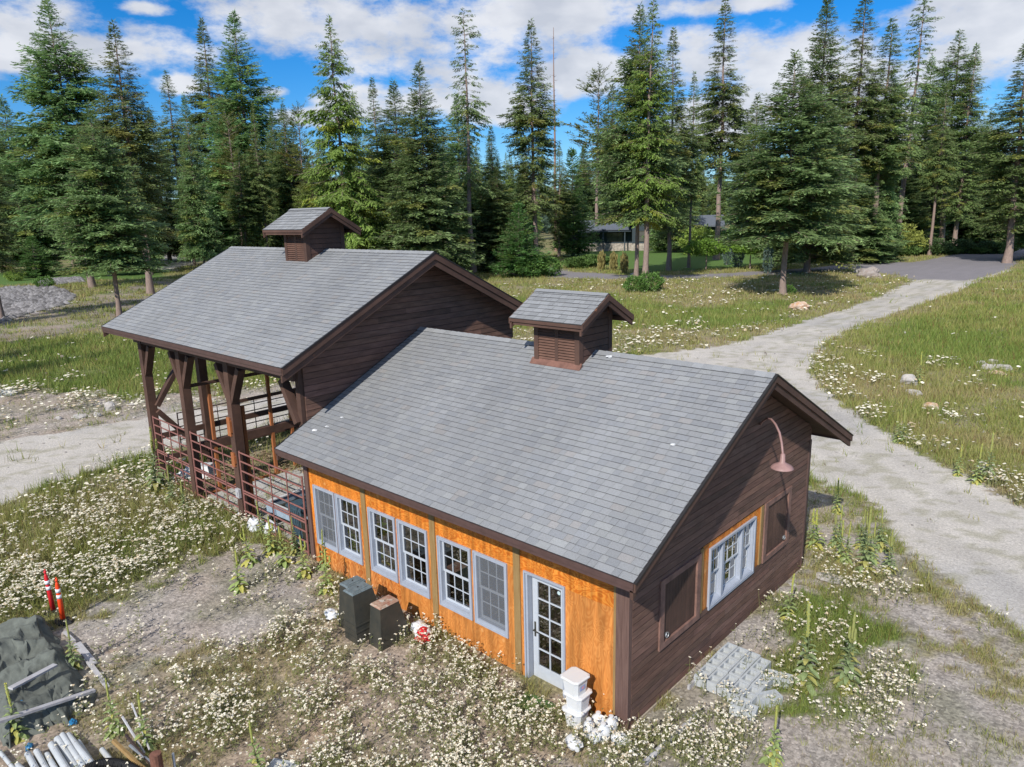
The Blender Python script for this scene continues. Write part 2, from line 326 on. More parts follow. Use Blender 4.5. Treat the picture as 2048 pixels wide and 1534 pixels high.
# --- plants: colour comes from the mesh's own point colours
def leafmat(name, trans, rough=.6, spec=.25, rnd=.0):
    m = bpy.data.materials.new(name); m.use_nodes = True; N = m.node_tree.nodes; L = m.node_tree.links; b = N['Principled BSDF']
    b.inputs['Roughness'].default_value = rough; b.inputs['Specular IOR Level'].default_value = spec
    at = N.new('ShaderNodeAttribute'); at.attribute_name = 'Col'; col = at.outputs[0]
    if rnd:
        oi = N.new('ShaderNodeObjectInfo'); mr = N.new('ShaderNodeMapRange'); mr.inputs[3].default_value = 1-rnd; mr.inputs[4].default_value = 1+rnd; L.new(oi.outputs['Random'], mr.inputs[0])
        hs = N.new('ShaderNodeHueSaturation'); L.new(mr.outputs[0], hs.inputs['Value']); L.new(col, hs.inputs['Color'])
        m2 = N.new('ShaderNodeMapRange'); m2.inputs[3].default_value = .485; m2.inputs[4].default_value = .515; L.new(oi.outputs['Random'], m2.inputs[0]); L.new(m2.outputs[0], hs.inputs['Hue']); col = hs.outputs[0]
    L.new(col, b.inputs['Base Color']); tr = N.new('ShaderNodeBsdfTranslucent'); L.new(col, tr.inputs[0])
    ms = N.new('ShaderNodeMixShader'); ms.inputs[0].default_value = trans; L.new(b.outputs[0], ms.inputs[1]); L.new(tr.outputs[0], ms.inputs[2]); L.new(ms.outputs[0], N['Material Output'].inputs[0])
    return m
M['needle'] = leafmat('conifer_needles', .36, .55, .35, .16); M['leaf'] = leafmat('leaves', .3); M['petal'] = leafmat('petals', .15, .8, .1)
# ------------------------------------------------------------------ terrain
def gh(x, y):      # ground height
    x = np.asarray(x, float); y = np.asarray(y, float)
    d = np.sqrt(((x+3.2)/5.5)**2+((y+2.2)/4.5)**2); dip = -.13*np.clip(1.2-d, 0, 1)**.7
    far = np.clip((np.hypot(x-5, y+8)-45)/60, 0, 1)
    return dip+(fbm(x*.35, y*.35, 3)-.5)*.10*np.clip(np.hypot(x+6, y-3)/12-.5, .1, 1)+far*(fbm(x*.02+9, y*.02, 5)-.5)*1.0
def gz(x, y): return float(gh(x, y))
def inpoly(x, y, P):
    c = np.zeros(np.shape(x), bool); n = len(P)
    for i in range(n):
        x0, y0 = P[i]; x1, y1 = P[(i+1)%n]
        if y0 == y1: continue
        c ^= ((y0 > y) != (y1 > y)) & (x < (x1-x0)*(y-y0)/(y1-y0)+x0)
    return c
W_ = lambda pts: [G(*p) for p in pts]
DRIVE = [(-20.3, 97.5), (-16, 79.4), (-15, 66), (-14, 52.8), (-14.3, 39.9), (-14, 31.8), (-16, 26.8), (-19.5, 21), (-22.5, 14), (-24.2, 8), (-25.6, 2.6), (-26.1, -.5), (-26.6, -2.5), (-28, -12), (-34, -40), (-26, -40), (-21, -12), (-18.8, -4.1), (-19.7, -3.1), (-20.3, .35),
         (-19.9, 6), (-17, 9.5), (-10, 11.2), (-2.2, 12.9), (.15, 11.7), (1.4, 9.5), (2.6, 8.4), (4.6, 6.6), (14, -2), (20, 4), (9, 10), (3.2, 13.9), (1, 15.9), (-1.9, 19), (-5.1, 23.1), (-7.55, 27.7), (-9.5, 34), (-10.15, 40), (-10.3, 51.6), (-9.9, 73.5), (-10.5, 82), (-9.5, 98)]
ROAD = [(-11.0, 81.8), (-16.2, 79.6), (-19.5, 84), (-26.2, 89), (-31.4, 79.6), (-37.2, 70.8), (-48, 65.7), (-57.9, 63.9), (-64, 66), (-95, 88), (-92, 95), (-74.4, 84.3), (-58.8, 73.7), (-44, 71.6), (-38.4, 78), (-31.7, 88.5), (-29, 98.7), (-22.9, 107), (-22.1, 124), (-20, 150), (-14, 150), (-13.3, 129.4), (-11.8, 118), (-10.3, 98)]
LAWN = W_([(1120, 512), (1180, 496), (1440, 490), (1600, 484), (1990, 480), (2300, 470), (2300, 500), (2048, 503), (1900, 507), (1800, 512), (1680, 520), (1560, 530), (1430, 538), (1300, 543), (1190, 530)])
LAWN2 = W_([(-400, 560), (0, 545), (120, 538), (330, 542), (330, 556), (160, 562), (0, 575), (-400, 590)])
ROCKBED = W_([(-60, 590), (30, 578), (110, 580), (150, 592), (130, 612), (60, 628), (0, 648), (-80, 650)])
ROCKBED2 = W_([(75, 562), (160, 555), (165, 566), (95, 574)])
TRACK = W_([(300, 512), (420, 500), (420, 512), (345, 540), (290, 545)])
# (polygon, green, dry, bare, flowers)
ZONES = [
 (W_([(-600, 560), (400, 480), (2600, 440), (2600, 560), (1830, 520), (1000, 580), (0, 660), (-600, 700)]), .75, .45, .1, .02),
 (W_([(-300, 640), (0, 640), (150, 600), (330, 560), (520, 590), (480, 680), (210, 660), (0, 720), (-300, 730)]), .50, .35, .45, .03),
 (W_([(-300, 700), (0, 690), (210, 672), (480, 660), (760, 690), (700, 760), (420, 785), (250, 800), (120, 780), (0, 785), (-300, 800)]), 1.0, .15, 0, .08),
 (W_([(-300, 785), (0, 785), (60, 775), (250, 800), (420, 785), (700, 745), (740, 790), (290, 850), (120, 880), (0, 900), (-300, 960)]), .25, .3, .7, .42),
 ([(-13, -14), (-13, -2.6), (-9, -1.5), (-9, 0), (0.3, 0), (2.2, -.6), (2.6, -9), (3, -14)], .22, .72, .22, .8),
 (W_([(-300, 1180), (0, 1030), (60, 990), (280, 905), (330, 900), (400, 985), (470, 1045), (500, 1080), (440, 1130), (300, 1190), (180, 1230), (0, 1270), (-300, 1500)]), .75, .45, .05, 1.0),
 (W_([(60, 1260), (180, 1225), (400, 1130), (500, 1085), (620, 1130), (650, 1200), (560, 1250), (430, 1300), (300, 1330), (200, 1340)]), .07, .3, .8, .26),
 (W_([(1000, 585), (1100, 556), (1430, 556), (1560, 548), (1700, 540), (1830, 545), (1830, 560), (1700, 615), (1560, 655), (1460, 690), (1310, 708), (1150, 720), (900, 640)]), .7, .6, .15, .30),
 (W_([(1000, 600), (1200, 590), (1400, 620), (1600, 600), (1560, 640), (1400, 670), (1200, 680), (1000, 650)]), 1.0, .2, 0, .08),
 (W_([(1200, 660), (1450, 655), (1560, 640), (1600, 640), (1460, 695), (1310, 712), (1200, 715)]), .6, .5, .2, .5),
 (W_([(2048, 1015), (1900, 940), (1760, 860), (1660, 790), (1625, 740), (1640, 695), (1690, 665), (1790, 625), (1935, 575), (1960, 540), (2300, 520), (2700, 700), (2700, 1400)]), .85, .5, .05, .03),
 (W_([(1860, 620), (2300, 600), (2300, 760), (1900, 740), (1750, 720)]), 1.0, .2, 0, .02),
 ([(0.02, -3), (0.02, 7.2), (-2.2, 12.9), (.15, 11.7), (1.4, 9.5), (2.6, 8.4), (4.6, 6.6), (14, -2), (14, -12), (2.5, -9)], .30, .62, .85, .012),
 (W_([(1560, 1200), (1680, 1180), (1760, 1230), (1750, 1330), (1650, 1420), (1560, 1440), (1520, 1360), (1600, 1290)]), 1.0, .15, .0, .18),
 (W_([(1640, 1120), (1700, 1100), (1730, 1150), (1690, 1180), (1640, 1170)]), .6, .5, .1, .2),
 (W_([(1640, 890), (1720, 900), (1700, 960), (1630, 960)]), .4, .5, .4, .5),
 (W_([(1810, 1130), (1880, 1120), (2000, 1200), (2048, 1270), (1960, 1230), (1880, 1180)]), .7, .5, .2, .0),
 (W_([(1880, 1270), (1960, 1280), (2048, 1340), (2048, 1390), (1950, 1340)]), .6, .6, .2, .0),
 ([(.5, 9.6), (-1.5, 9.4), (-2.2, 12.6), (-.2, 11.6)], .35, .6, .4, .05),
]
FLOWER_PATCHES = W_([(1655, 700), (1650, 720), (1640, 735), (1650, 755), (1665, 770), (1680, 785), (1672, 800), (1745, 765), (1690, 745), (1725, 830), (1745, 840), (1760, 850), (1780, 855), (1790, 865), (1850, 810), (1840, 890), (1900, 840), (1870, 730), (1930, 770), (1990, 965), (1975, 960), (2040, 1000), (1655, 945), (1640, 955), (1660, 960),
                     (1500, 1350), (1520, 1370), (1535, 1385), (1480, 1380), (1460, 1400), (1440, 1440), (1510, 1400), (1640, 1270), (1610, 1280), (1600, 1330), (1690, 1300), (1740, 1360), (1760, 1350), (1790, 1380), (1770, 1390), (1745, 1430), (1720, 1445), (1700, 1455), (1780, 1420), (1660, 1260), (1290, 1500), (1350, 1490), (1400, 1500), (1440, 1500), (1460, 1470), (1380, 1470), (1700, 1180), (1780, 1190), (1770, 1170), (1740, 1160), (1340, 1510), (1420, 1520), (1250, 1505),
                     (1240, 670), (1270, 690), (1300, 680), (1340, 690), (1380, 670), (1390, 650), (20, 790), (40, 785), (160, 800), (160, 815), (120, 765)])
FP_R = .45
def cover(x, y):
    """fields green, dry, bare, flowers at world points, with ragged natural borders"""
    x = np.asarray(x, float); y = np.asarray(y, float)
    dist = np.hypot(x-CAM[0], y-CAM[1]); sc = np.clip(dist/18, .5, 6)
    wx = x+(fbm(x*.9/sc**.5, y*.9/sc**.5, 21)-.5)*2.4*sc**.6+(vnoise(x*5, y*5, 23)-.5)*1.3; wy = y+(fbm(x*.9/sc**.5, y*.9/sc**.5, 31)-.5)*2.4*sc**.6+(vnoise(x*5, y*5, 33)-.5)*1.3
    g = np.full(x.shape, .7); d = np.full(x.shape, .5); b = np.full(x.shape, .1); f = np.full(x.shape, .05)
    for P, a, c, e, h in ZONES:
        i = inpoly(wx, wy, P); g[i] = a; d[i] = c; b[i] = e; f[i] = h
    n1 = fbm(x*.55, y*.55, 41); n2 = fbm(x*2.1, y*2.1, 43)
    g = np.clip(g+(n1-.5)*1.0+(n2-.5)*.6, 0, 1); d = np.clip(d+(fbm(x*.4, y*.4, 47)-.5)*1.2, 0, 1); b = np.clip(b+(fbm(x*.8+3, y*.8, 53)-.5)*1.0, 0, 1)
    return g, d, b, f
def kinds(x, y):
    """0 ground, 1 drive, 2 road, 3 lawn, 4 river-stone bed"""
    dist = np.hypot(x-CAM[0], y-CAM[1]); a = np.clip(dist/40, .25, 1.2)
    wx = x+(fbm(x*2.2, y*2.2, 61)-.5)*1.1*a; wy = y+(fbm(x*2.2, y*2.2, 67)-.5)*1.1*a
    k = np.zeros(x.shape, int); k[inpoly(wx, wy, DRIVE)] = 1; k[inpoly(wx, wy, TRACK)] = 1
    rx = x+(fbm(x*2.2, y*2.2, 61)-.5)*.3; ry = y+(fbm(x*2.2, y*2.2, 67)-.5)*.3
    k[inpoly(rx, ry, ROAD)] = 2; k[inpoly(x, y, LAWN)&(k != 2)] = 3; k[inpoly(x, y, LAWN2)] = 3
    k[inpoly(wx, wy, ROCKBED)|inpoly(wx, wy, ROCKBED2)] = 4
    return k
def axis(a, b, step, lo, hi, g=1.07):
    m = list(np.arange(a, b, step)); s = step; v = b
    while v < hi: m.append(v); s *= g; v += s
    s = step; v = a-step; l = []
    while v > lo: l.append(v); s *= g; v -= s
    return np.array(l[::-1]+m)
LANE = [(-12, 97), (-13, 80), (-12.5, 60), (-12, 42), (-11.7, 33), (-10, 26), (-5, 20), (0, 14), (4, 10), (10, 3)]
def lane_dist(X, Y):
    d = np.full(X.shape, 99.)
    for (a, b), (c, e) in zip(LANE, LANE[1:]):
        t = np.clip(((X-a)*(c-a)+(Y-b)*(e-b))/((c-a)**2+(e-b)**2), 0, 1); d = np.minimum(d, np.hypot(X-a-t*(c-a), Y-b-t*(e-b)))
    return d
def terrain():
    xs = axis(-31, 11, .19, -2600, 2600, 1.035); ys = axis(-9, 30, .19, -300, 3600, 1.028)
    X, Y = np.meshgrid(xs, ys); Z = gh(X, Y); nx, ny = len(xs), len(ys)
    g, d, b, f = cover(X, Y); k = kinds(X, Y)
    n = fbm(X*1.3, Y*1.3, 71); n3 = fbm(X*5, Y*5, 73, 3)[..., None]
    soil = np.array([.315, .235, .17]); grey = np.array([.35, .315, .285]); green = np.array([.11, .145, .04]); dry = np.array([.27, .22, .11]); moss = np.array([.09, .10, .03])
    col = soil*(1-b[..., None])+grey*b[..., None]
    gm = np.clip(g*1.25-.1-b*.35, 0, 1)[..., None]; dm = d[..., None]
    col = col*(1-gm)+(green*(1-dm*.75)+dry*dm*.75)*gm
    mo = (np.clip((fbm(X*1.1+8, Y*1.1, 77)-.52)*5, 0, 1)*b*.45)[..., None]; col = col*(1-mo)+moss*mo
    dk = inpoly(X+(fbm(X*.3, Y*.3, 85)-.5)*8, Y+(fbm(X*.3, Y*.3, 86)-.5)*8, ZONES[1][0])[..., None]
    dw = dk*np.clip((fbm(X*.12+4, Y*.12, 87)-.36)*5, 0, .75)[..., None]*np.clip(1.1-g, 0, 1)[..., None]; col = col*(1-dw)+np.array([.19, .16, .145])*dw
    col = col*(.8+.4*n3)
    gravel = np.array([.47, .435, .39])*(.9+.2*n[..., None]); gravel2 = np.array([.38, .365, .35])
    e = np.clip((fbm(X*.35, Y*.35, 79)-.45)*4, 0, 1)[..., None]; gravel = gravel*(1-e*.6)+gravel2*e*.6; gravel = gravel*(.90+.2*fbm(X*.9, Y*.9, 83))[..., None]
    ld = lane_dist(X, Y); fleck = ((fbm(X*2.6, Y*2.6, 81)+.10*np.exp(-(ld/.4)**2)) > .62)[..., None]*.42; gravel = gravel*(1-.10*np.exp(-((ld-.95)/.28)**2))[..., None]; gravel = gravel*(1-fleck)+np.array([.22, .21, .12])*fleck
    col = np.where((k == 1)[..., None], gravel, col)
    col = np.where((k == 2)[..., None], np.array([.215, .20, .21])*(.9+.2*n[..., None]), col)
    col = np.where((k == 3)[..., None], np.array([.085, .150, .035])*(.85+.3*n[..., None]), col)
    col = np.where((k == 4)[..., None], np.array([.40, .38, .38])*(.8+.4*n3), col)
    i = np.arange(nx-1); j = np.arange(ny-1); I, J = np.meshgrid(i, j); a = (J*nx+I).ravel(); Fc = np.stack([a, a+1, a+nx+1, a+nx], 1)
    xc = (X[:-1, :-1]+X[1:, 1:])/2; yc = (Y[:-1, :-1]+Y[1:, 1:])/2; kc = kinds(xc, yc).ravel()
    V = np.stack([X, Y, Z], -1).reshape(-1, 3); Cc = col.reshape(-1, 3)
    def gm_(name, bs, bump, rough, speck):
        m = bpy.data.materials.new(name); m.use_nodes = True; N = m.node_tree.nodes; L = m.node_tree.links; p = N['Principled BSDF']; p.inputs['Roughness'].default_value = rough; p.inputs['Specular IOR Level'].default_value = .2
        at = N.new('ShaderNodeAttribute'); at.attribute_name = 'Col'; tc = N.new('ShaderNodeTexCoord')
        no = N.new('ShaderNodeTexNoise'); no.inputs['Scale'].default_value = bs; no.inputs['Detail'].default_value = 7; no.inputs['Roughness'].default_value = .75; L.new(tc.outputs['Object'], no.inputs[0])
        mr = N.new('ShaderNodeMapRange'); mr.inputs[1].default_value = .3; mr.inputs[2].default_value = .7; mr.inputs[3].default_value = 1-speck; mr.inputs[4].default_value = 1+speck; L.new(no.outputs[0], mr.inputs[0])
        vm = N.new('ShaderNodeVectorMath'); vm.operation = 'SCALE'; L.new(at.outputs[0], vm.inputs[0]); L.new(mr.outputs[0], vm.inputs['Scale'])
        vo = N.new('ShaderNodeTexVoronoi'); vo.inputs['Scale'].default_value = bs*2.5; L.new(tc.outputs['Object'], vo.inputs[0])
        sp = N.new('ShaderNodeSeparateColor'); L.new(vo.outputs['Color'], sp.inputs[0]); m2 = N.new('ShaderNodeMapRange'); m2.inputs[3].default_value = 1-speck*.8; m2.inputs[4].default_value = 1+speck*.8; L.new(sp.outputs[0], m2.inputs[0])
        v2 = N.new('ShaderNodeVectorMath'); v2.operation = 'SCALE'; L.new(vm.outputs[0], v2.inputs[0]); L.new(m2.outputs[0], v2.inputs['Scale']); L.new(v2.outputs[0], p.inputs['Base Color'])
        bp = N.new('ShaderNodeBump'); bp.inputs['Strength'].default_value = bump; bp.inputs['Distance'].default_value = .04; L.new(no.outputs[0], bp.inputs['Height']); L.new(bp.outputs[0], p.inputs['Normal'])
        return m
    for kk, name, mat in ((0, 'ground', gm_('soil', 9, .8, .95, .38)), (1, 'gravel_drive', gm_('gravel', 14, .5, .95, .2)), (2, 'asphalt_road', gm_('asphalt', 12, .3, .9, .12)), (3, 'lawn', gm_('mown_grass', 6, .5, .9, .2)), (4, 'stone_bed', gm_('river_gravel', 3, 1., .9, .45))):
        sel = Fc[kc == kk]
        if not len(sel): continue
        u, inv = np.unique(sel, return_inverse=True)
        o = npmesh(name, V[u], inv.reshape(sel.shape), Cc[u], mat, smooth=True); o['kind'] = 'structure'
terrain()
# far wooded hills
def hills():
    n = 160; V = []; Fc = []
    for i in range(n):
        t = YAW-1.1+2.2*i/(n-1); h = 40+120*float(fbm(t*5+3, 3, 5)); r = 2150
        for rr, z in ((r, -5), (r+300, h), (r+900, -5)): V.append((CAM[0]+rr*math.sin(t), CAM[1]+rr*math.cos(t), z))
    for i in range(n-1):
        a = i*3; Fc += [(a, a+3, a+4, a+1), (a+1, a+4, a+5, a+2)]
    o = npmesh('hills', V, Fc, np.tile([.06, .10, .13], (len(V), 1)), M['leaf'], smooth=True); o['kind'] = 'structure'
hills()

# ================================================================== BUILDINGS
SL = .4945; RY = 3.572
fT = lambda u, v, d: (u, -d, v)                    # front walls (facing -y), d outwards
def siding(mb, T, U0, U1, v0, v1, e, holes=(), seed=0, j=.14):
    r = random.Random(seed); old = mb.T; mb.T = T; v = v0
    while v < v1-.01:
        b = min(v+e, v1); a0, a1, b0, b1 = U0(v), U1(v), U0(b), U1(b)
        if a1-a0 < .05: break
        cuts = [a0]; x = a0+r.uniform(1., 3.6)
        while x < a1: cuts.append(x); x += r.uniform(1.6, 4.2)
        cuts.append(a1); segs = []
        for p, q in zip(cuts, cuts[1:]):
            parts = [(p, q)]
            for h in holes:
                if h[2] < (v+b)/2 < h[3]:
                    nw = []
                    for s_, t_ in parts:
                        if h[0] > s_: nw.append((s_, min(t_, h[0])))
                        if h[1] < t_: nw.append((max(s_, h[1]), t_))
                    parts = [w for w in nw if w[1]-w[0] > .01]
            k = 1+r.uniform(-j, j); c = (k*r.uniform(.97, 1.06), k, k*r.uniform(.95, 1.03))
            for s_, t_ in parts: segs.append((s_, t_, c))
        gp = v+min(.013, (b-v)*.3)
        for s_, t_, c in segs:
            s2 = s_ if s_ > a0+1e-6 else b0; t2 = t_ if t_ < a1-1e-6 else b1
            s2 = max(s2, b0); t2 = min(t2, b1)
            if t2 <= s2: t2 = s2+.001
            mb.poly([(s_, gp, .024), (t_, gp, .024), (t2, b, .018), (s2, b, .018)], c)
            mb.poly([(s_, v, .0), (t_, v, .0), (t_, gp, .0), (s_, gp, .0)], tuple(q*.45 for q in c))
            mb.poly([(s_, gp, 0), (t_, gp, 0), (t_, gp, .024), (s_, gp, .024)], c); mb.poly([(s_, v, 0), (t_, v, 0), (t_, v, .018), (s_, v, .018)], c)
            mb.poly([(s_, gp, .0), (s_, gp, .024), (s2, b, .018), (s2, b, 0)], c)
        v = b
    mb.T = old
def roof(parent, x0, x1, ye, ze, yr, zr, yb, zb, e=.135, tabs=True, seed=1, deck=.10, fas=.15, rake=.26, nm='roof'):
    r = random.Random(seed); mb = MB(); base = MB()
    root = parent
    for (ya, za) in ((ye, ze), (yb, zb)):
        L = math.hypot(yr-ya, zr-za); n = max(1, round(L/e)); dy, dz = (yr-ya)/L, (zr-za)/L; s = 1 if ya < yr else -1; ny, nz = -dz*s, abs(dy)
        P = lambda x, t, h: (x, ya+dy*t+ny*h, za+dz*t+nz*h)
        mb.poly([P(x0, 0, -.004), P(x1, 0, -.004), P(x1, L, -.004), P(x0, L, -.004)], (.42, .42, .42))
        for i in range(n):
            t0 = i*L/n; t1 = (i+1)*L/n; x = x0-(r.random()*.3)
            while x < x1:
                w = r.choice((.12, .17, .2, .24, .3)); a = max(x, x0); b = min(x+w, x1); x += w
                if b-a < .01: continue
                k = r.gauss(1, .034)*(1+.16*(float(fbm(x*.7+seed*5, t0*.45, 7))-.5)*2); tone = r.random()
                c = (k*1.05, k*1.0, k*.96) if tone < .05 else ((k*1.06, k*1.06, k*1.04) if tone < .16 else ((k*.93, k*.94, k*.96) if tone < .36 else (k, k, k)))
                if r.random() < .5: c = tuple(q*.985 for q in c)
                h = .012+r.random()*.005
                mb.poly([P(a+.002, t0, h), P(b-.002, t0, h), P(b-.002, t1+.01, .003), P(a+.002, t1+.01, .003)], c)
                mb.poly([P(a+.002, t0, -.003), P(b-.002, t0, -.003), P(b-.002, t0, h), P(a+.002, t0, h)], tuple(q*.30 for q in c))
    # ridge caps
    x = x0
    while x < x1-.02:
        b = min(x+.2, x1); k = r.gauss(1.02, .06)
        for s in (-1, 1):
            mb.poly([(x, yr, zr+.03), (b, yr, zr+.022), (b, yr+s*.13, zr-.13*abs((zr-ze)/(yr-ye))+.020), (x, yr+s*.13, zr-.13*abs((zr-ze)/(yr-ye))+.028)], (k, k, k))
        x = b
    rf = mb.build(nm, M['shingle'], root)
    # decking and soffit below the shingles
    dk = MB(); h0, h1 = -.010, -deck
    for (ya, za) in ((ye, ze), (yb, zb)):
        sl = (zr-za)/(yr-ya)
        dk.hexa([(x0+.03, ya+(.03 if ya < yr else -.03), za+h1), (x1-.03, ya+(.03 if ya < yr else -.03), za+h1), (x1-.03, yr, zr+h1), (x0+.03, yr, zr+h1), (x0+.03, ya+(.03 if ya < yr else -.03), za+h0), (x1-.03, ya+(.03 if ya < yr else -.03), za+h0), (x1-.03, yr, zr+h0), (x0+.03, yr, zr+h0)], (.8, .8, .8))
    dk.build('soffit', M['dark'], rf)
    for (ya, za) in ((ye, ze), (yb, zb)):
        f = MB(); s = -1 if ya < yr else 1
        f.box(x0-.005, x1+.005, min(ya+s*.0, ya+s*.02), max(ya, ya+s*.02), za-fas*.55, za-.006); f.box(x0+.01, x1-.01, min(ya-s*.03, ya), max(ya-s*.03, ya)-.0, za-fas, za-fas*.5)
        f.build('fascia', M['metaltrim'], rf)
        for xx, o in ((x0, -1), (x1, 1)):
            k = MB(); H1 = rake*.48
            def pl(xa, xb, top, bot):
                k.hexa([(xa, ya, za+bot), (xb, ya, za+bot), (xb, yr, zr+bot), (xa, yr, zr+bot), (xa, ya, za+top), (xb, ya, za+top), (xb, yr, zr+top), (xa, yr, zr+top)])
            pl(min(xx, xx+o*.03), max(xx, xx+o*.03), -.012, -.012-H1); pl(min(xx-o*.06, xx-o*.005), max(xx-o*.06, xx-o*.005), -.012-H1+.01, -rake)
            k.build('rake_board', M['dark'], rf)
            k = MB(); pl(min(xx+o*.004, xx+o*.045), max(xx+o*.004, xx+o*.045), .014, -.011); k.build('drip_edge', M['edge'], rf)
    return rf
def ring(mb, u0, u1, v0, v1, w, d0, d1, wb=None, wt=None):
    wb = wb or w; wt = wt or w
    mb.box(u0, u0+w, v0, v1, d0, d1); mb.box(u1-w, u1, v0, v1, d0, d1); mb.box(u0+w, u1-w, v0, v0+wb, d0, d1); mb.box(u0+w, u1-w, v1-wt, v1, d0, d1)
def window(parent, T, u0, u1, v0, v1, cols=3, rows=2, scr=False, D=-.02, case=True, fm='frame'):
    TT = lambda u, v, d: T(u, v, d)
    f = MB(TT)
    if case: ring(f, u0, u1, v0, v1, .028, -.01, .035); ring(f, u0+.028, u1-.028, v0+.028, v1-.028, .045, D-.09, .022, wb=.07)
    w0, w1, z0, z1 = (u0+.075, u1-.075, v0+.10, v1-.075) if case else (u0, u1, v0, v1)
    vm = (z0+z1)/2
    fr = f.build('window', M[fm], parent)
    s = MB(TT); g = MB(TT)
    for a, b, d in ((vm-.018, z1, D-.022), (z0, vm+.018, D-.052)):
        ring(s, w0, w1, a, b, .038, d-.026, d, wb=.045)
        for i in range(1, cols):
            x = w0+.038+(w1-w0-.076)*i/cols; s.box(x-.009, x+.009, a+.045, b-.038, d-.019, d-.003)
        for i in range(1, rows):
            z = a+.045+(b-a-.083)*i/rows; s.box(w0+.038, w1-.038, z-.009, z+.009, d-.0185, d-.0035)
        g.poly([(w0+.036, a+.04, d-.012), (w1-.036, a+.04, d-.012), (w1-.036, b-.036, d-.012), (w0+.036, b-.036, d-.012)])
    s.build('sash', M['white_frame'], fr); g.build('pane', M['glass'], fr)
    if scr:
        q = MB(TT); q.poly([(u0+.05, v0+.06, -.004), (u1-.05, v0+.06, -.004), (u1-.05, v1-.05, -.004), (u0+.05, v1-.05, -.004)]); q.build('insect_screen', M['screen'], fr)
    return fr
def cupola(root, x0, x1, y0, y1, zb, zt, rx0, rx1, re, rz, rr, seed):
    """shuttered ventilator box on a ridge: body, louvres, its own little roof"""
    b = MB(); sl = (rr-rz)/(RY-re)
    top = lambda y: (rr-.05)-abs(y-RY)*sl
    for s, xx in ((-1, x0), (1, x1)):
        T = (lambda u, v, d, xx=xx, s=s: (xx+s*d, u, v))
        U0 = lambda v: max(y0+.10, RY-(rr-.05-v)/sl) if v > top(y0) else y0+.10
        U1 = lambda v: min(y1-.10, RY+(rr-.05-v)/sl) if v > top(y0) else y1-.10
        siding(b, T, U0, U1, zb, rr-.12, .14, seed=seed+s, j=.1)
        b.poly([(xx-s*.004, y0, zb), (xx-s*.004, y1, zb), (xx-s*.004, y1, top(y1)), (xx-s*.004, RY, rr-.05), (xx-s*.004, y0, top(y0))])
    for yy, s in ((y0, -1), (y1, 1)):
        b.poly([(x0, yy-s*.02, zb), (x1, yy-s*.02, zb), (x1, yy-s*.02, top(yy)), (x0, yy-s*.02, top(yy))])
    for cx in (x0, x1):
        for cy in (y0, y1):
            sx = 1 if cx == x0 else -1; sy = 1 if cy == y0 else -1
            b.box(min(cx-sx*.03, cx+sx*.09), max(cx-sx*.03, cx+sx*.09), min(cy-sy*.03, cy+sy*.10), max(cy-sy*.03, cy+sy*.10), zb, top(cy)+.02)
    body = b.build('cupola', M['dark'], root)
    for yy, s in ((y0, -1), (y1, 1)):
        xm = (x0+x1)/2; zz0 = zb+.24; zz1 = top(yy)-.03
        fr = MB(lambda u, v, d, yy=yy, s=s: (u, yy+s*d, v))
        fr.box(x0+.09, x1-.09, zb, zz0, -.01, .02); fr.box(xm-.045, xm+.045, zz0, zz1, -.01, .018); fr.box(x0+.09, x1-.09, zz1, zz1+.06, -.01, .02)
        fr.build('louvre_frame', M['dark'], body)
        for a, c in ((x0+.09, xm-.045), (xm+.045, x1-.09)):
            lv = MB(); n = max(5, int((zz1-zz0)/.055))
            for i in range(n):
                z = zz0+(zz1-zz0)*(i+.1)/n; h = (zz1-zz0)/n
                lv.hexa([(a, yy+s*.014, z), (c, yy+s*.014, z), (c, yy+s*.026, z+.006), (a, yy+s*.026, z+.006), (a, yy-s*.012, z+h*.62), (c, yy-s*.012, z+h*.62), (c, yy-s*.0, z+h*.75), (a, yy-s*.0, z+h*.75)], (1.5, 1.45, 1.4))
            lv.build('louvre', M['dark'], body)
    rf = MB(); e = .135; r = random.Random(seed)
    for s in (-1, 1):
        ya = RY+s*(RY-re)*-1 if s == 1 else re
        ya = re if s == -1 else 2*RY-re
        L = math.hypot(RY-ya, rr-rz); dy, dz = (RY-ya)/L, (rr-rz)/L; n = max(1, round(L/e)); ny, nz = (-dz if ya < RY else dz), abs(dy)
        P = lambda x, t, h: (x, ya+dy*t+ny*h, rz+dz*t+nz*h)
        rf.hexa([P(rx0, 0, -.05), P(rx1, 0, -.05), P(rx1, L, -.05), P(rx0, L, -.05), P(rx0, 0, -.003), P(rx1, 0, -.003), P(rx1, L, -.003), P(rx0, L, -.003)], (.25, .25, .25))
        for i in range(n):
            t0, t1 = i*L/n, (i+1)*L/n; x = rx0-r.random()*.2
            while x < rx1:
                w = r.choice((.12, .17, .24)); a, q = max(x, rx0), min(x+w, rx1); x += w
                if q-a < .01: continue
                k = r.gauss(1, .08); h = .012+r.random()*.006
                rf.poly([P(a+.002, t0, h), P(q-.002, t0, h), P(q-.002, t1, .003), P(a+.002, t1, .003)], (k, k, k)); rf.poly([P(a+.002, t0, -.003), P(q-.002, t0, -.003), P(q-.002, t0, h), P(a+.002, t0, h)], (.3, .3, .3))
    rf.poly([(rx0, RY-.1, rr-.02), (rx1, RY-.1, rr-.02), (rx1, RY, rr+.028), (rx0, RY, rr+.028)]); rf.poly([(rx0, RY+.1, rr-.02), (rx1, RY+.1, rr-.02), (rx1, RY, rr+.028), (rx0, RY, rr+.028)])
    rf.build('cupola_roof', M['shingle'], body)
    t = MB(); yb = 2*RY-re
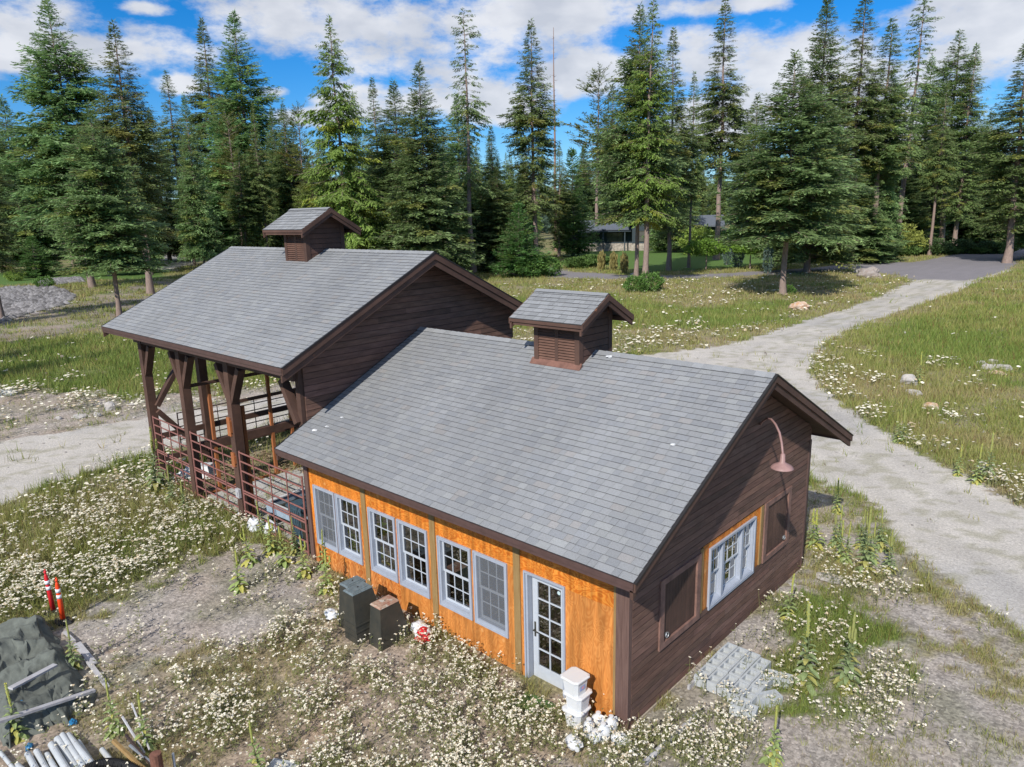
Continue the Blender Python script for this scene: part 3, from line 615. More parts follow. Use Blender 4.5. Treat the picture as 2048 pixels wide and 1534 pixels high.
    for ya in (re, yb):
        s = -1 if ya < RY else 1
        t.box(rx0, rx1, min(ya, ya-s*.025), max(ya, ya-s*.025), rz-.075, rz-.01); t.box(rx0+.08, rx1-.03, min(ya-s*.03, ya-s*.06), max(ya-s*.03, ya-s*.06), rz-.14, rz-.06)
        for xx, o in ((rx0, -1), (rx1, 1)):
            for (xa, xb, tp, bt) in ((xx, xx+o*.025, -.0, -.12), (xx-o*.05, xx-o*.004, -.11, -.22)):
                xa, xb = min(xa, xb), max(xa, xb)
                t.hexa([(xa, ya, rz+bt), (xb, ya, rz+bt), (xb, RY, rr+bt), (xa, RY, rr+bt), (xa, ya, rz+tp), (xb, ya, rz+tp), (xb, RY, rr+tp), (xa, RY, rr+tp)])
    t.build('cupola_trim', M['dark'], body)
    return body
# ---- the workshop with the orange wall
LX = -8.84; WY = 6.93
shop = empty('workshop', (-4.4, 3.4, 0), 'nearer, lower workshop building with orange plywood front wall, brown siding gable and grey shingle roof', 'workshop')
EYE, EZE = -.758, 2.965
roof(shop, -8.80, .54, EYE, EZE, RY, 5.106, 2*RY-EYE, EZE, seed=3)
def junk_on_roof():
    for (x, y) in ((-.27, .55), (-8.2, .1), (-8.35, .0), (-7.7, .1), (-2.72, 3.45), (-7.3, .75)): pass
wins = [(-8.63, -7.79), (-7.75, -6.87), (-6.55, -5.65), (-5.58, -4.66), (-4.36, -3.45), (-3.38, -2.54)]
holes = [(a+.03, b-.03, .53, 1.92) for a, b in wins]+[(-2.12, -1.28, -.14, 1.93)]
w = MB(); w.sheet(fT, -8.79, -.28, -.22, 2.95, -.08, 0, holes); w.build('front_wall', M['ply'], shop)
for i, (a, b) in enumerate(wins): window(shop, fT, a, b, .50, 1.95, scr=i in (0, 5))
for x in (-6.70, -4.50, -2.31):
    b = MB(); b.box(x-.075, x+.075, -.022, -.001, -.24, 2.9); b.build('batten', M['post'], shop)
b = MB(); b.box(-.285, -.235, -.026, -.001, -.2, 2.9); b.build('batten', M['post'], shop)
b = MB(); b.box(-.235, -.075, -.035, .0, -.2, 2.9); b.box(-.075, .018, -.055, .0, -.2, 2.9); b.box(.0, .018, .0, .035, -.2, 2.9); b.build('corner_post', M['postwood'], shop)
b = MB(); b.box(-8.93, -8.79, -.045, -.002, -.2, 3.0); b.build('corner_post', M['postwood'], shop)
b = MB(); b.box(.0, .03, 6.84, 6.96, -.1, 3.0); b.box(-.12, .03, 6.935, 6.965, -.1, 3.0); b.build('corner_post', M['postwood'], shop)
# door
d = MB(fT); ring(d, -2.15, -1.25, -.17, 1.965, .03, -.005, .03, wb=.001); 
d.box(-2.12, -2.08, -.14, 1.93, -.16, .0); d.box(-1.32, -1.28, -.14, 1.93, -.16, .0); d.box(-2.08, -1.32, 1.90, 1.93, -.16, .0)
df = d.build('door_frame', M['frame'], shop)
b = MB(fT); b.box(-2.13, -1.27, -.19, -.13, -.16, .05); b.build('door_sill', M['board'], shop)
d = MB(fT); ring(d, -2.07, -1.33, -.12, 1.89, .115, -.16, -.12, wb=.27, wt=.12)
for i in range(1, 5):
    z = .15+(1.77-.15)*i/5; d.box(-1.955, -1.445, z-.011, z+.011, -.145, -.125)
d.box(-1.711, -1.689, .15, 1.77, -.1449, -.1251)
door = d.build('door', M['white_frame'], shop)
g = MB(fT); g.poly([(-1.955, .15, -.14), (-1.445, .15, -.14), (-1.445, 1.77, -.14), (-1.955, 1.77, -.14)]); g.build('pane', M['glass'], door)
h = MB(fT); h.box(-2.03, -2.0, .70, .98, -.12, -.105); h.build('handle', M['black'], door)
h = MB(); h.tube([(-2.015, .105, .84), (-2.015, .055, .84), (-1.9, .055, .835)], .012, 8)
h.build('handle', M['black'], door)
h = MB(fT); n = 16; h.poly([(-1.50+.035*math.cos(2*math.pi*i/n), 1.70+.035*math.sin(2*math.pi*i/n), -.1385) for i in range(n)], (.8, 1, 1)); h.build('round_sticker', M['white'], door)
# gable wall (east)
gT = lambda u, v, d: (d, u, v)
gu = lambda v: max(0.04, (v-(EZE-.14))/SL+EYE); gv = lambda v: 2*RY-max(.215, (v-(EZE-.14))/SL+EYE)
GH = [(2.14, 4.66, .96, 2.22), (.80, 2.12, .93, 2.17), (4.69, 5.97, .96, 2.24)]
w = MB(); siding(w, gT, gu, gv, -.01, 4.93, .125, GH, seed=5, j=.24)
old = w.T; w.T = gT; w.poly([(0.0, -.1, -.09), (WY, -.1, -.09), (WY, 2.83+.0, -.09), (RY, 4.93, -.09), (0.0, 2.83, -.09)]); w.T = old
w.build('gable_wall', M['siding'], shop)
w = MB(); w.sheet(gT, 2.14, 4.66, .96, 2.22, -.05, .004, [(2.50, 4.27, .97, 2.08)]); w.build('plywood_panel', M['ply'], shop)
for u in (2.17, 4.60):
    b = MB(gT); b.box(u-.055, u+.055, .98, 2.22, .004, .03); b.build('batten', M['post'], shop)
b = MB(); b.box(-.06, .04, .05, 6.95, -.3, -.015); b.build('foundation', M['foundation'], shop)
# gable window: three sashes deep in one frame
f = MB(gT); ring(f, 2.46, 4.30, .92, 2.11, .04, -.02, .045, wb=.05)
for a, b in ((2.50, 4.26),): ring(f, a, b, .97, 2.07, .025, -.13, .02)
for u in (3.0, 3.78): f.box(u-.04, u+.04, .97, 2.07, -.10, .02)
f.hexa([(2.5, .975, .03), (4.26, .975, .03), (4.26, 1.01, -.16), (2.5, 1.01, -.16), (2.5, .985, .03), (4.26, .985, .03), (4.26, 1.05, -.16), (2.5, 1.05, -.16)])
gw = f.build('window', M['frame'], shop)
s = MB(gT); g = MB(gT)
for a, b, c in ((2.525, 2.955, 2), (3.045, 3.735, 3), (3.825, 4.235, 2)):
    for z0, z1, dd in ((1.52, 2.04, -.035), (1.02, 1.56, -.075)):
        ring(s, a, b, z0, z1, .035, dd-.028, dd)
        for i in range(1, c):
            x = a+.035+(b-a-.07)*i/c; s.box(x-.009, x+.009, z0+.035, z1-.035, dd-.02, dd-.004)
        z = (z0+z1)/2; s.box(a+.035, b-.035, z-.009, z+.009, dd-.0195, dd-.0045)
        g.poly([(a+.03, z0+.03, dd-.013), (b-.03, z0+.03, dd-.013), (b-.03, z1-.03, dd-.013), (a+.03, z1-.03, dd-.013)])
s.build('sash', M['white_frame'], gw); g.build('pane', M['glass'], gw)
# shutters
for u0, u1, v0, v1, hu, hinge in ((.80, 2.12, .93, 2.17, 1.03, 0), (4.69, 5.97, .96, 2.24, 5.72, 1)):
    f = MB(gT); ring(f, u0, u1, v0, v1, .13, -.03, .05, wb=.10, wt=.10)
    sh = f.build('shutter', M['shutterframe'], shop)
    p = MB(gT); n = 11; aa, bb = u0+.145, u1-.145
    for i in range(n):
        x0 = aa+(bb-aa)*i/n; x1 = aa+(bb-aa)*(i+1)/n-.006; k = 1+random.Random(i+int(u0*9)).uniform(-.15, .15); p.box(x0, x1, v0+.115, v1-.115, -.02, .018, (k, k, k))
    p.box(aa-.01, bb+.01, v0+.105, v1-.105, -.03, -.02, (.3, .3, .3)); p.build('shutter_boards', M['dark'], sh)
    q = MB(); c0 = (.03, hu, v0+.20)
    q.tube([(c0[0]+.02, c0[1]+.045*math.cos(t), c0[2]+.045*math.sin(t)) for t in np.linspace(0, 6.2, 14)], .008, 6); q.box(.018, .03, hu-.03, hu+.03, v0+.17, v0+.23); q.build('ring_pull', M['galv'], sh)
# rear and inner faces
w = MB(); w.sheet(lambda u, v, d: (u, WY+d, v), -8.79, -.02, -.1, 2.95, -.08, 0); siding(w, lambda u, v, d: (u, WY+d, v), lambda v: -8.79, lambda v: -.12, -.1, 2.9, .115, seed=8); w.build('rear_wall', M['siding'], shop)
w = MB(); w.box(-8.75, -.1, .1, 6.8, -.16, -.1); w.build('floor', M['inside'], shop)
w = MB()
for x in np.arange(-8.4, -.3, .41): w.box(x-.02, x+.02, 3.0, 3.1, -.1, 2.7)
for y in np.arange(.5, 6.8, .41): w.box(-.2, -.1, y-.02, y+.02, -.1, 2.9) if not (2.4 < y < 4.4) else None
w.box(-8.75, -.3, 3.1, 3.12, -.1, 2.7, (.5, .5, .5)); w.box(-8.75, -2.4, .12, .24, .98, 1.02); w.build('stud_frame', M['stud'], shop)
w = MB()
for i, (x, z, r_) in enumerate(((-4.15, .9, .32), (-3.75, .75, .30), (-4.0, 1.35, .28), (-3.62, 1.45, .22), (-3.0, .5, .3))): w.blob((x, .75, z), r_, .28, .5, seed=i, amp=.5, n=16, m=10)
w.build('insulation', M['insul'], shop, smooth=True)
cupola(shop, -4.42, -3.28, 3.03, 2*RY-3.03, 4.62, 5.6, -4.84, -2.95, 2.68, 5.775, 6.285, 11)
b = MB()
for s in (1,):
    b.hexa([(-4.52, 2.93, 4.80), (-3.2, 2.93, 4.80), (-3.2, 3.03, 4.85), (-4.52, 3.03, 4.85), (-4.52, 2.93, 4.81), (-3.2, 2.93, 4.81), (-3.2, 3.03, 4.93), (-4.52, 3.03, 4.93)], (.85, .75, .7))
b.build('flashing', M['shutterframe'], shop)
# ---- the barn behind
barn = empty('barn', (-13.3, 3.5, 0), 'farther, taller open-sided barn on dark timber posts with steep grey shingle roof', 'barn')
BZ = 4.87
roof(barn, -18.45, -8.14, -.8, BZ, RY, 7.03, 2*RY+.8, BZ, seed=9, rake=.32, fas=.17)
bT = lambda u, v, d: (LX+.004+d, u, v)
bu = lambda v: max(0.10, (v-(BZ-.14))/SL-.8); bv = lambda v: 2*RY-bu(v)
w = MB(); siding(w, bT, bu, bv, 0, 6.78, .145, seed=15, j=.2); old = w.T; w.T = bT; w.poly([(.0, 0, -.08), (7.14, 0, -.08), (7.14, 5.1, -.08), (RY, 6.85, -.08), (.0, 5.1, -.08)]); w.T = old
w.build('gable_wall', M['siding'], barn)
cT = lambda u, v, d: (-17.7-d, u, v)
w = MB(); siding(w, cT, lambda v: max(-.1, (v-(BZ-.14))/SL-.8), lambda v: 2*RY-max(-.1, (v-(BZ-.14))/SL-.8), 4.7, 6.78, .145, seed=16, j=.2); w.build('gable_wall', M['siding'], barn)
PX = [-17.62, -14.98, -12.14]
for x in PX+[-8.94]:
    p = MB(); z = gz(x, 0); hw = .12 if x < -10 else .085; p.box(x-hw, x+hw, -.12 if x < -10 else .0, .12, z-.3, 4.62); p.build('post', M['dark'], barn)
    for s in (-1, 1):
        if x == -8.94 and s == 1: continue
        if x == PX[0] and s == -1: continue
        p = MB(); p.beam((x+s*.05, -.003, 3.35), (x+s*.60, -.003, 4.3), .15, .20, up=(0, 1, 0)); p.build('knee_brace', M['dark'], barn)
for x in PX:
    p = MB(); p.box(x-.12, x+.12, 7.02, 7.26, -.3, 4.62); p.build('post', M['dark'], barn)
for y in (0, 7.14):
    p = MB(); p.box(-18.1, -8.95, y-.10, y+.10, 4.34, 4.62); p.build('beam', M['dark'], barn)
for x in PX:
    p = MB(); p.box(x-.09, x+.09, .1, 7.04, 4.36, 4.62); p.build('beam', M['dark'], barn)
p = MB(); p.box(-17.62, -17.38, 1.5, 1.76, -.2, 4.6); p.build('post', M['dark'], barn)
p = MB(); p.box(-17.62, -17.38, 5.3, 5.56, -.2, 4.6); p.build('post', M['dark'], barn)
p = MB(); p.beam((-17.5, .1, 2.35), (-17.5, 1.5, 4.35), .14, .22, up=(1, 0, 0)); p.build('knee_brace', M['dark'], barn)
p = MB(); p.beam((-17.5, .1, 2.2), (-17.5, 1.55, .35), .14, .22, up=(1, 0, 0)); p.build('knee_brace', M['dark'], barn)
for z in (1.36, .62):
    p = MB(); p.box(-17.55, -17.47, .1, 5.3, z-.09, z+.09); p.build('rail', M['dark'], barn)
p = MB(); p.box(-15.05, -14.93, .12, 7.0, 1.40, 1.62); p.build('rail', M['dark'], barn)
for (x, y, h) in ((-14.98, .66, 3.3), (-14.98, 2.52, 3.34), (-14.98, 3.2, 2.6), (-12.14, .22, 3.2)):
    p = MB(); p.box(x-.045, x+.045, y-.045, y+.045, -.1, h); p.build('orange_stud', M['orange'], barn)
for a, b, z in ((.12, 2.6, 3.34), (1.2, 4.2, 2.6)):
    p = MB(); p.box(-15.02, -14.94, a, b, z-.045, z+.045); p.build('rail', M['dark'], barn)
for y in (3.4, 5.0, 6.2):
    p = MB(); p.box(-15.03, -14.95, y-.04, y+.04, 0, 2.6); p.build('stud', M['dark'], barn)
p = MB(); p.box(-15.02, -14.93, .2, 3.4, .0, .07); p.build('sill_board', M['orange'], barn)
for (x, z0, z1) in ((-12.2, 2.45, 2.95), (-12.17, 1.62, 2.0)):
    p = MB(); p.box(x-.10, x+.06, -.165, -.121, z0, z1); p.box(x-.02, x+.10, -.18, -.121, z0+.1, z1-.08); p.build('wood_block', M['orange'], barn)
p = MB(); p.box(-12.2, -12.02, -.19, -.121, .78, 1.02); p.box(-12.15, -12.07, -.21, -.19, .86, .95); p.build('socket_box', M['board'], barn)
cupola(barn, -13.90, -12.82, 2.95, 2*RY-2.95, 6.5, 7.5, -14.5, -12.42, 2.6, 7.615, 8.18, 21)
pav = MB(); r_ = random.Random(4)
for i in range(14):
    for j in range(8):
        x = -14.85+i*.42; y = .2+j*.42
        if x < -8.95: k = 1+r_.uniform(-.12, .1); pav.box(x, x+.405, y, y+.405, -.1, .035+r_.random()*.006, (k*1.15, k*1.06, k*.98))
tag(pav.build('paved_floor', M['concrete']), kind='structure')
# ---- gooseneck lamp
lamp = empty('wall_lamp', (.0, 4.25, 3.95), 'gooseneck barn lamp with faded pink shade hanging off the brown gable', 'lamp')
a = MB(); P0 = Vector((.03, 4.25, 3.95)); top = Vector((.92, 3.12, 3.55))
pts = []
for t in np.linspace(0, 1, 14):
    p = P0.lerp(Vector((.92, 3.12, 0)), t); z = 3.95+.42*math.sin(min(t, 1)*math.pi*.62) - (0 if t < .75 else (t-.75)**1.2*1.6); pts.append((p.x, p.y, z))
E_ = (0.94, 3.10, 4.0)
pts = [(.03, 4.25, 3.96), (.12, 4.13, 4.07), (.28, 3.93, 4.19), (.46, 3.70, 4.26), (.63, 3.48, 4.25), (.78, 3.30, 4.17), (.88, 3.17, 4.04), (.93, 3.11, 3.90)]
a.tube(pts+[(.94, 3.10, 3.84)], .02, 8); a.lathe((.0, 4.25, 3.95), [(.001, -.0), (.05, .0), (.05, .01), (.001, .012)], 10); a.build('arm', M['lampenamel'], lamp, smooth=True)
s = MB(); s.lathe((.94, 3.10, 3.63), [(.19, .0), (.185, .012), (.15, .05), (.09, .08), (.045, .11), (.038, .24), (.02, .26)], 24); s.build('shade', M['lampenamel'], lamp, smooth=True)
s = MB(); s.lathe((.94, 3.10, 3.57), [(.01, .0), (.035, .03), (.04, .07), (.02, .1)], 12); s.build('bulb', M['white'], lamp, smooth=True)

# ================================================================== TREES
def cyl_np(P, r, n=7):
    """tube through points P with radii r -> V, F"""
    P = np.asarray(P, float); V = []; Fc = []
    d = np.gradient(P, axis=0); d /= np.linalg.norm(d, axis=1)[:, None]+1e-9
    ref = np.array([.31, .95, .02]); a = np.cross(d, ref); a /= np.linalg.norm(a, axis=1)[:, None]+1e-9; b = np.cross(d, a)
    for k in range(n):
        t = 2*math.pi*k/n; V.append(P+(a*math.cos(t)+b*math.sin(t))*np.asarray(r)[:, None])
    V = np.stack(V, 1).reshape(-1, 3); m = len(P)
    for i in range(m-1):
        for k in range(n): Fc.append((i*n+k, i*n+(k+1)%n, (i+1)*n+(k+1)%n, (i+1)*n+k))
    return V, Fc
def conifer(seed, H, Rm, base, kind):
    """trunk + limbs mesh and a crown of thousands of small needle sprays"""
    g = np.random.default_rng(seed); V = []; Fc = []; nv = 0
    def add(v, f):
        nonlocal nv
        V.append(v); Fc.extend([tuple(i+nv for i in q) for q in f]); nv += len(v)
    zt = np.linspace(-.4, H*.985, 12); wob = np.cumsum(g.normal(0, H*.0016, (12, 2)), 0); P = np.c_[wob, zt]; r0 = H*.0066+.05
    rr = r0*(1-np.clip(zt/H, 0, 1)*.95); rr[0] *= 1.45; add(*cyl_np(P, rr, 9))
    cx = lambda z: np.interp(z, zt, wob[:, 0]); cy = lambda z: np.interp(z, zt, wob[:, 1])
    S = []        # sprays: p, dir, length, width, colour
    dens = dict(fir=26, spruce=22, larch=12, oldlarch=10, pine=9, young=34)[kind]
    nb = int(H*(1-base)*dens); t = np.sort(g.random(nb))
    pal = dict(fir=(.190, .285, .110), spruce=(.190, .255, .090), larch=(.185, .265, .058), oldlarch=(.17, .235, .085), pine=(.18, .22, .06), young=(.12, .215, .062))[kind]
    lobes = g.random(40)
    for i, u in enumerate(t):
        z = H*(base+(1-base)*u*.99); a = i*2.39996+g.normal(0, .5)
        if kind == 'fir': prof = (1-u)**.70*(1-math.exp(-(1-u)*12))*(1.0-.22*np.exp(-u*9))
        elif kind == 'spruce': prof = (1-u)**.60*(1-math.exp(-(1-u)*10))*(.82+.18*np.sin(u*9+seed))*(1-.40*np.exp(-u*7))
        elif kind == 'larch': prof = (1-u)**.6*(1-math.exp(-(1-u)*8))*(1-.3*np.exp(-u*6))
        elif kind == 'oldlarch': prof = .30+.7*(1-u)**.8*(.6+.4*math.sin(u*13+seed))
        elif kind == 'pine': prof = .35+.65*math.sin(min(1, (1-u)*1.5)*1.57)*(.7+.3*math.sin(u*17))
        else: prof = (1-u)**.9
        k = lobes[int(u*13)%40]*.35+.75
        L = Rm*prof*g.uniform(.58, 1.22)*k+.2
        if kind in ('oldlarch', 'pine') and g.random() < .25: L *= .35
        up = dict(fir=.05, spruce=.0, larch=.02, oldlarch=-.05, pine=.25, young=.2)[kind]+.55*u**2-.22*(1-u)
        droop = dict(fir=.18, spruce=.25, larch=.32, oldlarch=.4, pine=.05, young=.05)[kind]
        dx, dy = math.cos(a), math.sin(a); o = np.array([cx(z), cy(z), z])
        s = np.linspace(0, 1, 4); bp = np.stack([o[0]+dx*L*s, o[1]+dy*L*s, o[2]+L*(up*s-droop*s**2+.12*s**3)], 1)
        if L > .8: add(*cyl_np(bp, np.array([1, .75, .45, .15])*(.012+L*.010), 3))
        n = int((5+L*(10.5 if kind != 'pine' else 6))); ss = g.uniform(.10 if kind in ('fir', 'young', 'larch') else .22, 1, n)**.8
        px = o[0]+dx*L*ss; py = o[1]+dy*L*ss; pz = o[2]+L*(up*ss-droop*ss**2+.12*ss**3); slope = up-2*droop*ss+.36*ss**2
        side = np.where(np.arange(n)%2 == 0, 1, -1)*g.uniform(.35, 1.25, n); ca, sa = np.cos(side), np.sin(side)
        tx, ty = dx*ca-dy*sa, dx*sa+dy*ca; tl = np.clip(L*.34*(1.15-ss*.75), .22, 1.15)*g.uniform(.7, 1.25, n)
        hang = dict(fir=-.16, spruce=-.30, larch=-.85, oldlarch=-.7, pine=.25, young=.05)[kind]
        tz = slope*.5+hang+g.normal(0, .17, n); pz = pz+g.normal(0, .09, n)*np.clip(L, .4, 2.5)*.6
        D = np.stack([tx, ty, tz], 1); D /= np.linalg.norm(D, axis=1)[:, None]; Pp = np.stack([px, py, pz], 1)
        tone = g.normal(1, .13)*g.normal(1, .10, n)
        warm = g.random() < .12
        for m in range(4):          # four little blades per twig: fork + tip
            q = Pp+D*(tl*(.0, .18, .38, .60)[m])[:, None]; dd = D+g.normal(0, .28, (n, 3))*[1, 1, .7]; dd /= np.linalg.norm(dd, axis=1)[:, None]
            c = np.outer(tone*(.95, 1, 1.06, 1.16)[m], pal)
            if warm: c = c*[1.35, 1.06, .8]
            S.append((q, dd, tl*(.60, .52, .50, .52)[m], np.clip(tl*.17, .055, .15)*g.uniform(.75, 1.25, n), c))
    # leader
    n = 26; zz = H*(1-.10*g.random(n)); a = g.random(n)*6.28; D = np.stack([np.cos(a)*.6, np.sin(a)*.6, g.uniform(.2, 1.2, n)], 1); D /= np.linalg.norm(D, axis=1)[:, None]
    S.append((np.stack([cx(zz), cy(zz), zz], 1), D, np.full(n, .5), np.full(n, .12), np.outer(np.ones(n), pal)))
    q = np.concatenate([x[0] for x in S]); D = np.concatenate([x[1] for x in S]); Ln = np.concatenate([x[2] for x in S]); Wd = np.concatenate([x[3] for x in S]); Cl = np.concatenate([x[4] for x in S])
    n = len(q); rv = g.normal(0, .45, (n, 3))+[0, 0, 1.]; sd = np.cross(D, rv); sd /= np.linalg.norm(sd, axis=1)[:, None]+1e-9
    mid = q+D*(Ln*.45)[:, None]; VV = np.stack([q, mid+sd*(Wd*.5)[:, None]+[0, 0, -.02], q+D*Ln[:, None], mid-sd*(Wd*.5)[:, None]], 1).reshape(-1, 3)
    FF = np.arange(n*4).reshape(n, 4); CC = np.repeat(Cl, 4, 0); CC[2::4] *= 1.18
    return np.concatenate(V), Fc, VV, FF, CC
def tree_proto(seed, H, Rm, base, kind, name='conifer'):
    tv, tf, cv, cf, cc = conifer(seed, H, Rm, base, kind)
    t = npmesh('trunk', tv, [f for f in tf], np.ones((len(tv), 3)), M['bark'], smooth=True); c = npmesh('crown', cv, cf, cc, M['needle'])
    return dict(trunk=t.data, crown=c.data, H=H, R=Rm, objs=[t, c])
PROTO = {}
for key, a in dict(firA=(1, 26, 4.6, .03, 'fir'), firB=(2, 26, 4.3, .06, 'fir'), sprA=(3, 32, 4.4, .24, 'spruce'), sprB=(4, 32, 4.0, .16, 'spruce'), sprC=(5, 34, 3.8, .34, 'spruce'), larA=(6, 32, 5.0, .14, 'larch'), larB=(7, 34, 3.4, .24, 'larch'),
                   old=(8, 38, 3.3, .34, 'oldlarch'), pine=(9, 30, 3.6, .36, 'pine'), young=(10, 9, 2.3, .02, 'young'), firT=(21, 26, 5.0, .26, 'fir'), high=(22, 34, 4.2, .47, 'spruce'), farA=(11, 24, 3.8, .1, 'fir')).items():
    PROTO[key] = tree_proto(*a)
for p in PROTO.values():
    for o in p['objs']: bpy.data.objects.remove(o)
def plant(key, x, y, H, Rr=None, label=None, group=None, rz=None, name='conifer_tree', cat='tree', lean=(0, 0)):
    p = PROTO[key]; r = empty(name, (x, y, gz(x, y)-.05), label, cat, group)
    s = H/p['H']; q = (Rr or p['R']*s)/p['R']
    r.scale = (q, q, s); r.rotation_euler = (lean[0], lean[1], rz if rz is not None else random.uniform(0, 6.28))
    for nm in ('trunk', 'crown'):
        o = bpy.data.objects.new(nm, p[nm]); C.objects.link(o); o.parent = r
    return r
def height_at(x, y, ytop):
    """height that brings a tree standing at (x, y) up to photograph row ytop"""
    lo, hi = 1., 70.
    for _ in range(40):
        h = (lo+hi)/2; d = np.array([x, y, h])-CAM; py = 767-F*(d@CU)/(d@_fw)
        if py > ytop: lo = h
        else: hi = h
    return lo
TREES = [  # base px, base py, top py, crown radius px (at crown height), proto, label
 (187, 577, -8, 98, 'firT', 'tallest broad dark fir on the left, standing second from the left edge'),
 (300, 588, 40, 80, 'sprA', 'tall fir with pointed top whose dark trunk shows just above the barn roof corner'),
 (240, 634, 205, 82, 'firT', 'shorter fir on a strongly leaning bare trunk left of the barn roof'),
 (5, 640, 172, 60, 'sprA', 'dark conifer cut by the left edge of the picture'),
 (372, 492, 138, 42, 'sprC', 'thin far spruce between the two pointed firs on the left'),
 (462, 505, 36, 62, 'sprB', 'slim tall fir with brownish cone-laden top, left of a fuller one'),
 (515, 520, 18, 98, 'firA', 'very tall full fir standing left of the barn cupola'),
 (704, 560, 32, 88, 'larA', 'light green feathery larch right above the barn cupola'),
 (768, 520, 152, 48, 'sprB', 'short-topped dark spruce right behind the feathery larch'),
 (806, 552, 158, 84, 'firB', 'bluish green fir, left and lower one of the bushy pair behind the barn'),
 (858, 560, 118, 86, 'firA', 'bluish green fir, right and taller one of the bushy pair behind the barn'),
 (950, 545, 14, 50, 'old', 'tall ragged larch with thin crooked top and bare pinkish trunk'),
 (925, 540, 182, 60, 'firB', 'dense dark fir tucked behind the tall ragged larch'),
 (985, 535, 250, 46, 'sprB', 'low dark fir filling the gap beside the ragged larch'),
 (1070, 532, 36, 70, 'sprA', 'tall spruce with layered branches and bare pale lower trunk, left of the dead snag'),
 (1040, 552, 405, 50, 'young', 'small bright green spruce at the foot of the layered spruce'),
 (1192, 500, 138, 50, 'pine', 'sparse open pine right of the dead snag'),
 (1147, 512, 300, 44, 'young', 'small dark narrow spruce in front of the far house'),
 (1272, 560, 6, 84, 'firT', 'tall bluish fir with its trunk just left of the yellow-green larch'),
 (1290, 566, -12, 62, 'larB', 'yellow-green larch with a slim trunk left of the single roadside tree'),
 (1337, 540, 52, 60, 'sprB', 'dark fir behind the yellow-green larch'),
 (1378, 536, 142, 34, 'sprC', 'thin leggy spruce with bare trunk on the lawn edge'),
 (1434, 522, -4, 64, 'sprC', 'tall open spruce with see-through branches against the cloud'),
 (1568, 590, 98, 112, 'firT', 'broad dark green fir on a bare pale trunk in the meadow'),
 (1612, 546, -18, 84, 'firB', 'tall fir rising behind the roadside fir with the pale trunk'),
 (1690, 522, -22, 62, 'sprC', 'tall open fir with its top beyond the picture frame'),
 (1740, 520, 36, 66, 'sprC', 'open crowned spruce with warm brown cones on the right'),
 (1796, 505, -6, 50, 'old', 'tall crooked larch whose tip leaves the frame on the right'),
 (1700, 525, 330, 70, 'firA', 'low dense dark fir under the tall ones by the road'),
 (1790, 498, 300, 60, 'firB', 'dark fir hanging low over the juniper bank'),
 (1880, 497, 56, 62, 'high', 'pointed fir on a long bare straight trunk by the road bend'),
 (1908, 499, 88, 50, 'sprB', 'pointed fir directly right of the long bare trunk'),
 (1955, 486, 220, 60, 'firA', 'dark fir behind the road bend on the right'),
 (2014, 528, 70, 76, 'sprB', 'dark roadside fir cut by the right edge of the picture'),
 (2080, 520, 60, 70, 'larA', 'bright green larch branches entering at the right edge'),
 (60, 545, 190, 60, 'firB', 'dark fir standing behind the leftmost trunks'),
 (110, 520, 260, 40, 'sprC', 'slender spruce over the left lawn'),
 (75, 552, 470, 30, 'young', 'little dark spruce above the river-stone bed'),
 (590, 520, 240, 50, 'firB', 'mid green fir low beside the barn cupola'),
 (645, 545, 300, 60, 'larA', 'low feathery larch left of the tall feathery larch'),
 (1000, 540, 330, 60, 'firA', 'dark low fir behind the layered spruce'),
 (1230, 470, 230, 50, 'larA', 'soft green larch behind the far house'),
 (1490, 505, 250, 60, 'sprB', 'mid height spruce behind the small lawn trees'),
 (1540, 495, 300, 60, 'firB', 'dense fir at the back of the lawn'),
 (420, 505, 300, 55, 'firA', 'low fir between the left firs by the dirt track'),
 (250, 530, 250, 60, 'firB', 'dark fir behind the two pointed firs on the left'),
 (1640, 505, 200, 60, 'firA', 'dense dark fir between the tall ones behind the road'),
 (1850, 490, 180, 62, 'sprB', 'dark spruce left of the long bare trunk'),
 (340, 520, 215, 52, 'firB', 'green fir filling the gap left of the twin tall firs'),
 (600, 525, 205, 50, 'sprB', 'spruce half hidden left of the feathery larch'),
 (895, 530, 250, 55, 'firA', 'fir between the bushy pair and the ragged larch'),
 (1165, 490, 290, 50, 'firB', 'fir filling the gap behind the sparse pine'),
 (1225, 485, 170, 56, 'sprB', 'spruce directly left of the tall bluish fir'),
 (1350, 505, 225, 50, 'firB', 'fir between the dark fir and the leggy spruce'),
 (1500, 500, 185, 56, 'sprA', 'spruce right of the open see-through spruce'),
 (1830, 488, 110, 58, 'firB', 'dense fir left of the long bare trunk'),
 (20, 520, 210, 60, 'firA', 'dense fir at the far left edge behind the first trunk'),
 (730, 540, 330, 50, 'sprB', 'dark spruce behind the foot of the larch'),
]
def place_tree(t):
    bx, by, ty, rp, key, lab = t; x, y = G(bx, by); H = height_at(x, y, ty); dist = math.hypot(x-CAM[0], y-CAM[1])
    plant(key, x, y, H, rp/F*dist*1.18, lab, 'tall conifers round the meadow')
for t in TREES: place_tree(t)
